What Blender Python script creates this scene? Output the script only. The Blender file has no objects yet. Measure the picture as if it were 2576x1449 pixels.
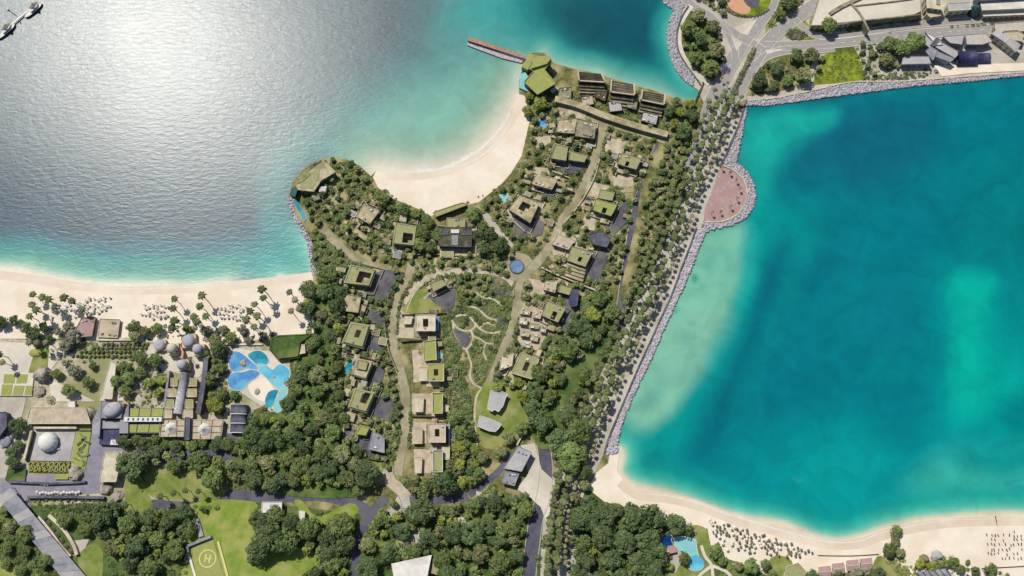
import bpy, bmesh, math, random
import numpy as np
from mathutils import Vector, Matrix, noise
R = random.Random(7)
sc = bpy.context.scene
COL = sc.collection

# ------------------------------------------------------------------ camera, sky, sun, exposure
TILT = math.radians(14.0)            # camera leans 14 degrees north of straight down
DIST = 750.0                         # metres to the middle of the picture
FPX = 2415.0                         # focal length in image pixels (frame 2576 x 1449 units)
FW, FH = 2576.0, 1449.0
FWD = Vector((0, math.sin(TILT), -math.cos(TILT)))
UPV = Vector((0, math.cos(TILT), math.sin(TILT)))
CAMP = -FWD * DIST
cd = bpy.data.cameras.new('camera'); cam = bpy.data.objects.new('camera', cd); COL.objects.link(cam)
cd.sensor_width = 36.0; cd.lens = 36.0 * FPX / FW
cd.clip_start = 1.0; cd.clip_end = 20000.0
cam.location = CAMP
cam.rotation_euler = (TILT, 0, 0)
sc.camera = cam

SUN_EL = math.radians(56.0)
SAZ = Vector((-0.60, 0.80)).normalized()
SUND = Vector((SAZ.x*math.cos(SUN_EL), SAZ.y*math.cos(SUN_EL), math.sin(SUN_EL)))
w = bpy.data.worlds.new('World'); sc.world = w; w.use_nodes = True
nt = w.node_tree
sky = nt.nodes.new('ShaderNodeTexSky'); sky.sky_type = 'NISHITA'; sky.sun_disc = False
sky.sun_elevation = SUN_EL; sky.sun_rotation = math.radians(360) + math.atan2(SAZ.x, SAZ.y)
bgn = nt.nodes['Background']; bgn.inputs['Strength'].default_value = 0.085
nt.links.new(sky.outputs[0], bgn.inputs[0])
sl = bpy.data.lights.new('sun', 'SUN'); sl.energy = 4.5; sl.angle = math.radians(0.5); sl.color = (1.0, 0.95, 0.86)
so = bpy.data.objects.new('sun', sl); COL.objects.link(so)
so.rotation_euler = SUND.to_track_quat('Z', 'Y').to_euler()
sc.view_settings.view_transform = 'Standard'
sc.view_settings.look = 'None'
sc.view_settings.exposure = 0.0
sc.view_settings.gamma = 1.0

# ------------------------------------------------------------------ helpers
GZ = 0.45                             # level of the made ground above the sea
def U(u, v, z=GZ):
    """image pixel -> world point at height z"""
    d = FWD*FPX + Vector((1, 0, 0))*(u - FW/2) + UPV*(FH/2 - v)
    t = (z - CAMP.z)/d.z
    return CAMP + d*t
def UL(pts, z=GZ): return [U(p[0], p[1], z) for p in pts]
MPU = DIST/FPX                       # metres per image pixel near the middle

def lin(c): 
    c = c/255.0
    return c/12.92 if c <= 0.04045 else ((c+0.055)/1.055)**2.4
KA = 0.74
def C(r, g, b, k=1.0): return (min(.9, lin(r)*KA*k), min(.9, lin(g)*KA*k), min(.9, lin(b)*KA*k), 1)

def smooth(pts, n=4, closed=True):
    out = []; m = len(pts)
    P = [Vector((p[0], p[1], 0)) for p in pts]
    for i in range(m if closed else m-1):
        if closed: a, b, c, d = P[i-1], P[i], P[(i+1) % m], P[(i+2) % m]
        else: a, b, c, d = P[max(i-1, 0)], P[i], P[i+1], P[min(i+2, m-1)]
        for k in range(n):
            t = k/n
            q = 0.5*((2*b) + (c-a)*t + (2*a-5*b+4*c-d)*t*t + (3*b-a-3*c+d)*t**3)
            out.append((q.x, q.y))
    if not closed: out.append((P[-1].x, P[-1].y))
    return out

def inside(x, y, poly):
    c = False; j = len(poly)-1
    for i in range(len(poly)):
        xi, yi = poly[i][0], poly[i][1]; xj, yj = poly[j][0], poly[j][1]
        if (yi > y) != (yj > y) and x < (xj-xi)*(y-yi)/(yj-yi)+xi: c = not c
        j = i
    return c

def wloc(o):
    p = Vector((0, 0, 0))
    while o is not None:
        p = p + o.location; o = o.parent
    return p

def tag(o, label=None, cat=None, group=None, kind=None):
    if label: o['label'] = label
    if cat: o['category'] = cat
    if group: o['group'] = group
    if kind: o['kind'] = kind
    return o

class MB:
    def __init__(s): s.v = []; s.f = []; s.mi = []; s.cm = 0
    def add(s, vs, fs):
        o = len(s.v); s.v += [tuple(p) for p in vs]; s.f += [tuple(i+o for i in f) for f in fs]; s.mi += [s.cm]*len(fs)
    def prism(s, pts, z0, z1, bottom=False, top=True):
        n = len(pts)
        ar = sum(pts[i][0]*pts[(i+1) % n][1]-pts[(i+1) % n][0]*pts[i][1] for i in range(n))
        if ar < 0: pts = list(pts)[::-1]
        vs = [(p[0], p[1], z0) for p in pts]+[(p[0], p[1], z1) for p in pts]
        fs = [(i, (i+1) % n, n+(i+1) % n, n+i) for i in range(n)]
        if top: fs.append(tuple(range(n, 2*n)))
        if bottom: fs.append(tuple(range(n-1, -1, -1)))
        s.add(vs, fs)
    def box(s, cx, cy, z0, sx, sy, h, rot=0):
        c, q = math.cos(rot), math.sin(rot)
        pts = [(cx+a*sx/2*c-b*sy/2*q, cy+a*sx/2*q+b*sy/2*c) for a, b in ((-1, -1), (1, -1), (1, 1), (-1, 1))]
        s.prism(pts, z0, z0+h, bottom=True)
    def bar(s, p, q, wd, z0, z1):
        p = Vector((p[0], p[1])); q = Vector((q[0], q[1])); d = (q-p)
        if d.length < 1e-6: return
        n = Vector((-d.y, d.x)).normalized()*wd/2
        s.prism([p-n, q-n, q+n, p+n], z0, z1, bottom=True)
    def tube(s, p0, p1, r0, r1, n=7, cap=True):
        p0, p1 = Vector(p0), Vector(p1); d = (p1-p0).normalized()
        a = d.orthogonal().normalized(); b = d.cross(a)
        vs = []
        for p, r in ((p0, r0), (p1, r1)):
            for i in range(n):
                t = 2*math.pi*i/n; vs.append(p+(a*math.cos(t)+b*math.sin(t))*r)
        fs = [(i, (i+1) % n, n+(i+1) % n, n+i) for i in range(n)]
        if cap: fs.append(tuple(range(n, 2*n)))
        s.add(vs, fs)
    def lathe(s, cx, cy, prof, n=20, sx=1, sy=1, rot=0):
        vs = []; c, q = math.cos(rot), math.sin(rot)
        for r, z in prof:
            for i in range(n):
                t = 2*math.pi*i/n; x = r*math.cos(t)*sx; y = r*math.sin(t)*sy
                vs.append((cx+x*c-y*q, cy+x*q+y*c, z))
        fs = []
        for k in range(len(prof)-1):
            for i in range(n):
                fs.append((k*n+i, k*n+(i+1) % n, (k+1)*n+(i+1) % n, (k+1)*n+i))
        fs.append(tuple(range((len(prof)-1)*n, len(prof)*n)))
        s.add(vs, fs)
    def dome(s, cx, cy, z, r, h, n=20, m=7, sx=1, sy=1, rot=0, drum=0):
        prof = ([(r, z)] if drum else [])+[(r*math.cos(math.pi/2*k/m*0.98), z+drum+h*math.sin(math.pi/2*k/m*0.98)) for k in range(m+1)]
        s.lathe(cx, cy, prof, n, sx, sy, rot)
    def build(s, name, mat, parent=None, loc=None, shade=False):
        base = wloc(parent) if parent is not None else (Vector(loc) if loc is not None else Vector((0, 0, 0)))
        me = bpy.data.meshes.new(name)
        me.from_pydata([(p[0]-base.x, p[1]-base.y, p[2]-base.z) for p in s.v], [], s.f)
        mats = mat if isinstance(mat, (list, tuple)) else [mat]
        for m in mats: me.materials.append(m)
        if len(mats) > 1: me.polygons.foreach_set('material_index', s.mi)
        if shade: me.polygons.foreach_set('use_smooth', [True]*len(me.polygons))
        me.update()
        o = bpy.data.objects.new(name, me); COL.objects.link(o)
        if parent is not None: o.parent = parent
        elif loc is not None: o.location = base
        return o

def empty(name, loc, label, cat, group=None):
    o = bpy.data.objects.new(name, None); COL.objects.link(o); o.location = loc
    o.empty_display_size = 1
    return tag(o, label, cat, group)

def dup(root, loc, rz=0, s=1, label=None, group=None):
    r = root.copy(); COL.objects.link(r); r.location = loc; r.rotation_euler = (0, 0, rz); r.scale = (s, s, s)
    if label: r['label'] = label
    if group: r['group'] = group
    for ch in list(root.children):
        c = ch.copy(); COL.objects.link(c); c.parent = r
        for g in ch.children:
            d = g.copy(); COL.objects.link(d); d.parent = c
    return r

# ------------------------------------------------------------------ materials
def mat(name, c1, c2=None, scale=0.2, rough=0.85, bump=0.0, bscale=None, c3=None, s3=0.03, detail=6, spec=0.25, rnd=0.0, coord='Object', lo=0.35, hi=0.65):
    m = bpy.data.materials.new(name); m.use_nodes = True
    N = m.node_tree.nodes; L = m.node_tree.links
    b = N['Principled BSDF']; b.inputs['Roughness'].default_value = rough
    b.inputs['Specular IOR Level'].default_value = spec
    tc = N.new('ShaderNodeTexCoord')
    if c2 is None: c2 = tuple(x*0.8 for x in c1[:3])+(1,)
    n = N.new('ShaderNodeTexNoise'); n.inputs['Scale'].default_value = scale; n.inputs['Detail'].default_value = detail
    n.inputs['Roughness'].default_value = 0.65
    L.new(tc.outputs[coord], n.inputs['Vector'])
    r = N.new('ShaderNodeValToRGB'); r.color_ramp.elements[0].position = lo; r.color_ramp.elements[1].position = hi
    r.color_ramp.elements[0].color = c2; r.color_ramp.elements[1].color = c1
    L.new(n.outputs['Fac'], r.inputs['Fac'])
    out = r.outputs['Color']
    if c3 is not None:
        n2 = N.new('ShaderNodeTexNoise'); n2.inputs['Scale'].default_value = s3; n2.inputs['Detail'].default_value = 4
        L.new(tc.outputs[coord], n2.inputs['Vector'])
        r2 = N.new('ShaderNodeValToRGB'); r2.color_ramp.elements[0].position = 0.45; r2.color_ramp.elements[1].position = 0.62
        L.new(n2.outputs['Fac'], r2.inputs['Fac'])
        mx = N.new('ShaderNodeMix'); mx.data_type = 'RGBA'
        L.new(r2.outputs['Color'], mx.inputs['Factor']); L.new(out, mx.inputs['A']); mx.inputs['B'].default_value = c3
        out = mx.outputs['Result']
    if rnd > 0:
        oi = N.new('ShaderNodeObjectInfo'); hs = N.new('ShaderNodeHueSaturation')
        mr = N.new('ShaderNodeMapRange'); mr.inputs['To Min'].default_value = 1-rnd; mr.inputs['To Max'].default_value = 1+rnd
        L.new(oi.outputs['Random'], mr.inputs['Value']); L.new(mr.outputs['Result'], hs.inputs['Value'])
        mr2 = N.new('ShaderNodeMapRange'); mr2.inputs['To Min'].default_value = 0.5-rnd*0.025; mr2.inputs['To Max'].default_value = 0.5+rnd*0.06
        ml = N.new('ShaderNodeMath'); ml.operation = 'MULTIPLY'; ml.inputs[1].default_value = 7.31
        fr = N.new('ShaderNodeMath'); fr.operation = 'FRACT'
        L.new(oi.outputs['Random'], ml.inputs[0]); L.new(ml.outputs[0], fr.inputs[0]); L.new(fr.outputs[0], mr2.inputs['Value'])
        L.new(mr2.outputs['Result'], hs.inputs['Hue'])
        L.new(out, hs.inputs['Color']); out = hs.outputs['Color']
    L.new(out, b.inputs['Base Color'])
    if bump > 0:
        bn = N.new('ShaderNodeTexNoise'); bn.inputs['Scale'].default_value = bscale or scale*3; bn.inputs['Detail'].default_value = 5
        L.new(tc.outputs[coord], bn.inputs['Vector'])
        bp = N.new('ShaderNodeBump'); bp.inputs['Strength'].default_value = bump; bp.inputs['Distance'].default_value = 0.4
        L.new(bn.outputs['Fac'], bp.inputs['Height']); L.new(bp.outputs['Normal'], b.inputs['Normal'])
    return m

M = {}
M['ground'] = mat('ground_mat', C(134,132,78), C(72,80,38), 0.3, bump=.6, c3=C(176,164,120), s3=0.06)
M['ground_res'] = mat('resort_ground_mat', C(214,204,182), C(170,162,136), 0.3, bump=.3, c3=C(150,150,104), s3=0.03)
M['sand'] = mat('sand_mat', C(247,236,218), C(240,226,206), 0.12, bump=.25, bscale=.5, c3=C(236,220,198), s3=.05, detail=10)
M['lawn'] = mat('lawn_mat', C(134,146,72), C(108,126,52), 0.25, bump=.3, c3=C(156,156,96), s3=.07)
M['lawn_bright'] = mat('bright_lawn_mat', C(142,158,66), C(116,142,50), 0.2, bump=.3, c3=C(164,166,92), s3=.07)
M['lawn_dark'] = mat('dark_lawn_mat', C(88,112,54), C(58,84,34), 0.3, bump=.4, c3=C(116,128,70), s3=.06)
M['lime'] = mat('lime_grass_mat', C(168,178,50), C(108,130,28), 0.18, bump=.5, c3=C(92,104,34), s3=.09)
M['tan_road'] = mat('tan_road_mat', C(182,173,142), C(160,150,120), 0.25, bump=.15, c3=C(146,138,108), s3=.07)
M['asphalt'] = mat('asphalt_mat', C(172,167,163), C(156,151,148), 0.3, bump=.1, c3=C(164,160,156), s3=.04)
M['asphalt_dark'] = mat('dark_asphalt_mat', C(98,98,112), C(80,80,94), 0.3, bump=.1, c3=C(110,108,116), s3=.05)
M['paving'] = mat('paving_mat', C(230,222,206), C(216,206,190), 0.25, bump=.15, c3=C(204,196,180), s3=.03)
M['paving_grey'] = mat('grey_paving_mat', C(206,200,186), C(186,178,164), 0.3, bump=.15, c3=C(178,170,154), s3=.05)
M['paving_lilac'] = mat('lilac_paving_mat', C(150,146,158), C(132,128,142), 0.3, c3=C(160,156,164), s3=.04)  # violet-grey darkened so the resort terrace's shade sits in the colour
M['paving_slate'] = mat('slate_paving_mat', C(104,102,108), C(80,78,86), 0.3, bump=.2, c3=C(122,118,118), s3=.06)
M['terrace'] = mat('pink_paving_mat', C(192,164,162), C(166,136,134), 0.5, bump=.2, c3=C(176,142,136), s3=.12, detail=10)
M['terracotta'] = mat('terracotta_mat', C(222,172,138), C(206,150,116), 0.2, c3=C(214,164,128), s3=.05)
M['cream'] = mat('cream_render_mat', C(230,220,198), C(206,194,168), 0.35, rough=.8, c3=C(190,178,152), s3=.16)
M['beige'] = mat('beige_render_mat', C(214,200,176), C(188,174,150), 0.35, rough=.8, c3=C(180,166,140), s3=.16)
M['tan'] = mat('tan_roof_mat', C(206,194,160), C(176,164,130), 0.4, bump=.3, c3=C(152,142,108), s3=.12)
M['white'] = mat('white_roof_mat', C(236,232,222), C(218,214,206), 0.3, rough=.7, c3=C(206,202,194), s3=.1)
M['grey_roof'] = mat('grey_roof_mat', C(196,192,190), C(178,174,174), 0.3, rough=.75, c3=C(168,164,166), s3=.08)
M['slate'] = mat('slate_roof_mat', C(92,94,108), C(72,74,88), 0.4, rough=.7, c3=C(112,112,122), s3=.1)
M['slate_pale'] = mat('pale_slate_mat', C(150,152,160), C(130,132,142), 0.4, rough=.7, c3=C(166,166,170), s3=.1)
M['green_roof'] = mat('green_roof_mat', C(172,172,126), C(152,154,104), 0.4, bump=.3, c3=C(160,154,116), s3=.12)
M['lime_roof'] = mat('planted_roof_mat', C(172,176,102), C(150,156,80), 0.4, bump=.3, c3=C(160,162,98), s3=.12)
M['stone'] = mat('stone_wall_mat', C(176,168,146), C(140,132,108), 0.5, bump=.4, c3=C(122,116,92), s3=.15)
M['dark_stone'] = mat('dark_stone_mat', C(92,86,66), C(62,58,42), 0.5, bump=.4, c3=C(112,104,80), s3=.2)
M['glass'] = mat('window_glass_mat', (.02,.03,.035,1), (.03,.04,.045,1), 0.3, rough=.1, spec=.6)
M['teal_glass'] = mat('teal_glass_mat', C(40,92,90), C(26,70,70), 0.3, rough=.1, spec=.6)
M['navy'] = mat('navy_roof_mat', C(66,66,104), C(48,48,82), 0.4, rough=.6, c3=C(84,84,116), s3=.1)
M['rock'] = mat('rock_mat', C(218,214,222), C(144,140,152), 0.6, bump=.6, c3=C(182,174,174), s3=.25, rnd=.1)
M['boulder'] = mat('boulder_mat', C(206,198,186), C(150,140,126), 0.35, bump=.7, c3=C(132,122,110), s3=.2)
M['bark'] = mat('bark_mat', (.11,.085,.06,1), (.07,.055,.04,1), 1.5, bump=.4)
M['palm_bark'] = mat('palm_bark_mat', (.16,.13,.095,1), (.09,.07,.05,1), 1.5, bump=.4)
M['pool'] = mat('pool_water_mat', C(112,196,222), C(84,176,214), 0.1, rough=.08, spec=.5, bump=.15, bscale=.6, c3=C(128,208,224), s3=.06)
M['pool_blue'] = mat('blue_pool_mat', C(104,166,214), C(74,136,196), 0.12, rough=.08, spec=.5, bump=.15, bscale=.6, c3=C(116,184,216), s3=.06)
M['pool_teal'] = mat('teal_pool_mat', C(44,156,180), C(28,130,156), 0.12, rough=.08, spec=.5, bump=.15, bscale=.6, c3=C(70,172,190), s3=.06)
M['pool_pale'] = mat('pale_pool_mat', C(158,214,214), C(132,200,206), 0.1, rough=.1, spec=.5, bump=.15, bscale=.6)
M['pool_navy'] = mat('navy_pool_mat', C(14,74,138), C(6,46,96), 0.2, rough=.08, spec=.5, bump=.15, bscale=.6)
M['paint'] = mat('white_paint_mat', C(240,238,232), C(224,222,216), 0.5)
M['paint_yellow'] = mat('pale_yellow_paint_mat', C(222,222,150), C(206,206,130), 0.5)
M['canvas'] = mat('canvas_mat', C(245,240,228), C(232,226,212), 0.5, rnd=.06)
M['thatch'] = mat('thatch_mat', C(150,142,120), C(110,100,80), 0.9, bump=.5, rnd=.12)
M['wood'] = mat('weathered_wood_mat', C(196,150,130), C(160,120,104), 0.5, bump=.2)
M['dark_metal'] = mat('dark_metal_mat', (.03,.03,.035,1), (.045,.045,.05,1), 0.4, rough=.5)
M['hull'] = mat('hull_paint_mat', (.012,.014,.016,1), (.02,.02,.022,1), 0.4, rough=.35, spec=.5)
M['purple'] = mat('bougainvillea_mat', C(92,80,160), C(66,56,124), 0.6, bump=.5, rnd=.05)

def leafmat(name, a, b, c, rnd=.28, scale=.35):
    m = mat(name, a, b, scale, rough=.6, c3=c, s3=.18, rnd=rnd, spec=.2)
    return m
M['leaf'] = leafmat('leaf_mat', (.145,.185,.056,1), (.076,.108,.030,1), (.185,.21,.07,1))
M['leaf_dark'] = leafmat('dark_leaf_mat', (.105,.142,.056,1), (.058,.088,.030,1), (.13,.165,.068,1), .28)
M['leaf_bright'] = leafmat('bright_leaf_mat', (0.215,0.242,0.047,1), (0.130,0.166,0.026,1), (0.260,0.274,0.065,1))
M['leaf_olive'] = leafmat('olive_leaf_mat', (.19,.20,.078,1), (.105,.115,.042,1), (.235,.235,.11,1))
M['leaf_grey'] = leafmat('grey_leaf_mat', (0.221,0.217,0.150,1), (0.130,0.127,0.078,1), (0.273,0.261,0.195,1))
M['palm_leaf'] = leafmat('palm_leaf_mat', (.12,.145,.05,1), (.07,.092,.03,1), (.15,.165,.07,1))
M['palm_dry'] = leafmat('dry_palm_leaf_mat', (0.195,0.178,0.098,1), (0.117,0.108,0.052,1), (0.247,0.223,0.130,1))
M['garden_bed'] = mat('garden_bed_mat', C(118,128,78), C(80,94,46), 0.3, bump=.4, c3=C(132,130,92), s3=.08)
M['grey_pool'] = mat('grey_pool_mat', C(128,156,190), C(96,126,166), 0.2, rough=.1, spec=.5, bump=.2, bscale=.5)
M['dome_cream'] = mat('dome_cream_mat', C(220,210,198), C(202,192,180), 0.3, rough=.7, c3=C(190,182,172), s3=.12)
M['dome_grey'] = mat('dome_grey_mat', C(190,188,194), C(172,170,178), 0.3, rough=.7, c3=C(162,160,168), s3=.12)
M['wet_sand'] = mat('wet_sand_mat', C(230,212,190), C(220,202,178), 0.1, rough=.5, c3=C(236,220,198), s3=.03)
# ------------------------------------------------------------------ shorelines (image pixels)
SH_W = [(-500,640),(-200,668),(0,683),(100,695),(200,711),(300,721),(400,720),(500,716),(600,708),(700,697),(786,686)]
KNOB = [(787,650),(776,600),(757,570),(738,535),(727,495),(736,460),(758,430),(795,404),(830,397),(870,400),(905,417),(933,443)]
COVE = [(946,430),(975,432),(1010,433),(1060,431),(1110,424),(1160,405),(1205,378),(1240,345),(1270,308),(1292,272),(1305,236)]
HEAD = [(1306,200),(1318,160),(1338,133),(1370,132),(1392,158),(1440,172),(1480,180),(1520,192),(1560,203),(1600,216),(1660,231),(1700,248),(1745,259)]
BRIDGE_W = [(1750,250),(1757,226)]
NPARK = [(1742,217),(1726,205),(1708,187),(1697,168),(1688,143),(1681,115),(1679,85),(1684,55),(1696,27),(1672,8),(1655,-20),(1600,-200),(1500,-420)]
NTOP = [(3300,-420),(3300,140)]
NSH = [(2900,168),(2576,190),(2400,208),(2300,216),(2200,229),(2070,246),(1980,259),(1920,266),(1880,264)]
CAUSE = [(1868,300),(1862,340),(1852,372),(1846,400),(1862,418),(1880,440),(1892,462),(1897,490),(1892,520),(1874,545),(1845,562),(1800,572),(1778,580),(1762,605),(1745,650),(1718,715),(1690,775),(1660,840),(1632,905),(1605,960),(1582,1010),(1562,1060),(1550,1105)]
SH_E = [(1556,1135),(1557,1158),(1552,1186),(1566,1206),(1588,1225),(1621,1238),(1675,1243),(1721,1252),(1771,1267),(1821,1287),(1871,1306),(1932,1320),(1965,1330),(2015,1344),(2060,1354),(2099,1360),(2135,1360),(2165,1356),(2215,1338),(2265,1325),(2315,1315),(2399,1304),(2499,1301),(2576,1300),(3200,1292)]
LAND = SH_W+KNOB+COVE+HEAD+BRIDGE_W+NPARK+NTOP+NSH+CAUSE+SH_E+[(3200,2100),(-500,2100)]

# ------------------------------------------------------------------ the sea: one sheet, its bed and a painted glare tint held as colour
def sea():
    def npts(pts): return np.array([[p.x, p.y] for p in UL(pts, 0.0)])
    corners = [U(0,0,0),U(FW,0,0),U(0,FH,0),U(FW,FH,0)]
    x0 = min(c.x for c in corners)-90; x1 = max(c.x for c in corners)+90
    y0 = min(c.y for c in corners)-40; y1 = max(c.y for c in corners)+90
    step = 2.0
    nx = int((x1-x0)/step)+1; ny = int((y1-y0)/step)+1
    xs = np.concatenate([[-9000,-2500],x0+step*np.arange(nx),[2500,9000]])
    ys = np.concatenate([[-9000,-2500],y0+step*np.arange(ny),[2500,9000]])
    X, Y = np.meshgrid(xs, ys); P = np.stack([X.ravel(), Y.ravel()], 1)
    rng = np.random.RandomState(3)
    # smooth warp so that no depth contour is a clean curve
    wx = np.zeros(len(P)); wy = np.zeros(len(P))
    for k in range(14):
        f = 2*np.pi/rng.uniform(12, 110); a = rng.uniform(0, 2*np.pi); ph = rng.uniform(0, 6.28, 2); am = 0.55/f/8
        q = P[:,0]*np.cos(a)+P[:,1]*np.sin(a)
        wx += am*np.sin(q*f+ph[0]); wy += am*np.sin(q*f+ph[1])
    PW = P+np.stack([wx, wy], 1)
    def segdist(Q, pl, closed):
        d = np.full(len(Q), 1e9); n = len(pl)
        for i in range(n if closed else n-1):
            a = pl[i]; b = pl[(i+1) % n]; ab = b-a; t = np.clip(((Q-a)@ab)/(ab@ab+1e-9), 0, 1)
            d = np.minimum(d, np.hypot(*(Q-(a+t[:,None]*ab)).T))
        return d
    def pin(Q, pl):
        c = np.zeros(len(Q), bool); n = len(pl); j = n-1
        for i in range(n):
            yi, yj = pl[i,1], pl[j,1]
            if yi != yj:
                cond = ((yi > Q[:,1]) != (yj > Q[:,1])) & (Q[:,0] < (pl[j,0]-pl[i,0])*(Q[:,1]-yi)/(yj-yi)+pl[i,0])
                c ^= cond
            j = i
        return c
    def col(r,g,b,k=1.0): return np.array(C(r,g,b,k)[:3])
    A = np.tile(col(58,84,98), (len(P),1)); wind = np.ones(len(P))
    def blot(pts, c, f, warp=1.0, op=1.0, wv=None, sm=True):
        nonlocal A, wind
        pl = npts(smooth(pts, 4) if sm else pts); Q = P+(PW-P)*warp
        m = (P[:,0] > pl[:,0].min()-f-40)&(P[:,0] < pl[:,0].max()+f+40)&(P[:,1] > pl[:,1].min()-f-40)&(P[:,1] < pl[:,1].max()+f+40)
        idx = np.nonzero(m)[0]
        d = segdist(Q[idx], pl, True); s = np.where(pin(Q[idx], pl), d, -d)
        t = np.clip(s/f*.5+.5, 0, 1); t = t*t*(3-2*t)*op
        A[idx] = A[idx]*(1-t[:,None])+np.asarray(c)*t[:,None]
        if wv is not None: wind[idx] = wind[idx]*(1-t)+wv*t
    def ramp(line, stops, warp=.5, wv=None):
        """stops = distance from the shoreline in metres, colour, opacity"""
        nonlocal A
        pl = npts(smooth(line, 3, False)); Q = P+(PW-P)*warp
        m = (P[:,0] > pl[:,0].min()-90)&(P[:,0] < pl[:,0].max()+90)&(P[:,1] > pl[:,1].min()-90)&(P[:,1] < pl[:,1].max()+90)
        idx = np.nonzero(m)[0]; d = segdist(Q[idx], pl, False)
        ds = [s[0] for s in stops]; o = np.interp(d, ds, [s[2] for s in stops])
        cc = np.stack([np.interp(d, ds, [s[1][k] for s in stops]) for k in range(3)], 1)
        A[idx] = A[idx]*(1-o[:,None])+cc*o[:,None]
    # --- open sea in the west
    blot([(-600,-300),(1050,-300),(960,120),(820,300),(560,380),(200,330),(-600,300)], col(88,108,116), 60)  # paler grey here: glare haze painted into the water colour
    blot([(-600,560),(300,600),(760,560),(760,700),(300,740),(-600,700)], col(48,110,124), 16)
    blot([(-600,380),(120,430),(420,450),(700,470),(740,540),(600,600),(300,610),(-600,560)], col(44,78,96), 26)
    # --- the cove
    blot([(735,520),(700,430),(790,330),(930,230),(1060,120),(1120,-40),(1200,-300),(1800,-300),(1800,300),(1300,460),(900,480)], col(90,152,146), 40, wv=.3)
    blot([(1020,250),(1150,200),(1330,150),(1310,330),(1180,430),(980,440),(900,400)], col(122,180,164), 30)
    blot([(1130,60),(1240,-60),(1700,-300),(1720,260),(1640,235),(1540,196),(1430,165),(1330,110),(1260,95)], col(54,158,154), 26, wv=.2)
    blot([(1290,40),(1370,-60),(1720,-120),(1712,80),(1705,190),(1640,205),(1560,182),(1470,140),(1380,100)], col(20,128,128), 16)
    blot([(1340,20),(1420,-60),(1700,-80),(1664,60),(1676,160),(1600,160),(1500,120),(1400,80)], col(6,96,104), 16)
    blot([(1400,40),(1500,0),(1620,20),(1640,120),(1560,130),(1470,100)], col(4,82,94), 14)
    # --- the lagoon in the east
    east = [(1875,262),(2200,225),(3300,120),(3300,1350),(2100,1380),(1540,1230),(1545,1100),(1700,760),(1790,560),(1900,500)]
    blot(east, col(0,120,132), 6, wv=.0)
    for k in range(26):
        u = R.uniform(1960,2560); v = R.uniform(300,1250); a = R.uniform(30,110); b = R.uniform(20,70); t = R.uniform(0,3.14)
        pts = [(u+a*math.cos(x)*math.cos(t)-b*math.sin(x)*math.sin(t)+R.uniform(-12,12), v+a*math.cos(x)*math.sin(t)+b*math.sin(x)*math.cos(t)+R.uniform(-12,12)) for x in [i*.785 for i in range(8)]]
        blot(pts, R.choice([col(0,128,136), col(0,112,128), col(4,120,134), col(0,132,134)]), R.uniform(8,26), op=.7)
    blot([(2420,450),(2620,380),(3300,400),(3300,760),(2560,700),(2420,640)], col(0,122,126), 40)
    blot([(1990,290),(2120,262),(2360,280),(2340,420),(2160,480),(2010,440)], col(10,102,122), 26)
    blot([(1858,300),(1890,276),(2080,258),(2092,290),(2060,330),(1998,360),(1955,430),(1930,520),(1925,600),(1890,600),(1880,440),(1855,400)], col(16,158,150), 12)
    blot([(1900,300),(2000,275),(2075,275),(2060,310),(1960,340),(1900,400)], col(26,172,160), 14)
    blot([(1960,520),(2040,560),(1960,760),(1860,960),(1790,1120),(1700,1180),(1620,1240),(1560,1200),(1545,1130),(1700,760),(1800,560)], col(0,146,142), 22)
    blot([(1930,640),(1985,600),(1950,760),(1860,960),(1830,1100),(1790,1160),(1740,1150),(1790,1000),(1860,840)], col(0,102,121), 14)
    blot([(1760,590),(1850,565),(1882,590),(1886,660),(1866,720),(1830,790),(1790,860),(1740,960),(1690,1040),(1640,1080),(1590,1105),(1552,1120),(1560,1030),(1650,840),(1720,690)], col(120,190,164), 9)
    blot([(1880,570),(1905,600),(1900,680),(1872,760),(1820,850),(1780,930),(1800,860),(1850,760),(1880,660)], col(6,162,156), 8)
    blot([(1640,860),(1760,770),(1820,800),(1750,930),(1660,1040),(1580,1080)], col(132,188,164), 14, op=.7)
    for k in range(34):
        t = R.random(); u = 1880-300*t+R.uniform(-60,50); v = 620+480*t+R.uniform(-60,60); a = R.uniform(8,34); b = R.uniform(6,18); th = 2.1+R.uniform(-.3,.3)
        pts = [(u+a*math.cos(x)*math.cos(th)-b*math.sin(x)*math.sin(th)+R.uniform(-4,4), v+a*math.cos(x)*math.sin(th)+b*math.sin(x)*math.cos(th)+R.uniform(-4,4)) for x in [i*.785 for i in range(8)]]
        blot(pts, R.choice([col(120,190,168), col(96,180,160), col(30,166,154), col(10,150,146), col(0,112,128)]), R.uniform(5,10), op=.2)
    blot([(1740,695),(1755,695),(1756,712),(1744,710)], col(78,158,136), 1.2)
    blot([(1700,780),(1712,775),(1708,790),(1698,788)], col(90,160,140), 2, op=.8)
    blot([(1740,850),(1752,846),(1750,854)], col(90,160,140), 1.5, op=.7)
    blot([(2380,690),(2600,690),(3200,700),(3200,1140),(2560,1120),(2400,1130),(2370,900)], col(0,138,140), 34)
    blot([(2400,880),(2500,860),(2600,900),(3200,940),(3200,1120),(2560,1110),(2400,1120)], col(2,158,150), 26)
    blot([(2392,703),(2490,700),(2500,780),(2520,900),(2576,1000),(2540,1110),(2380,1130),(2380,1060),(2398,960),(2388,820)], col(0,160,148), 14, warp=.4)
    blot([(2404,704),(2494,702),(2470,800),(2480,960),(2460,1060),(2400,1070),(2402,860)], col(4,174,156), 9, warp=.5, op=.85)
    blot([(2520,1030),(2600,1000),(2700,1060),(2600,1090),(2530,1080)], col(0,128,132), 10)
    blot([(1830,1160),(1960,1080),(2140,1060),(2240,1100),(2360,1080),(2560,1110),(2380,1200),(2250,1280),(2060,1300),(1900,1260)], col(0,142,146), 34)
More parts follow.
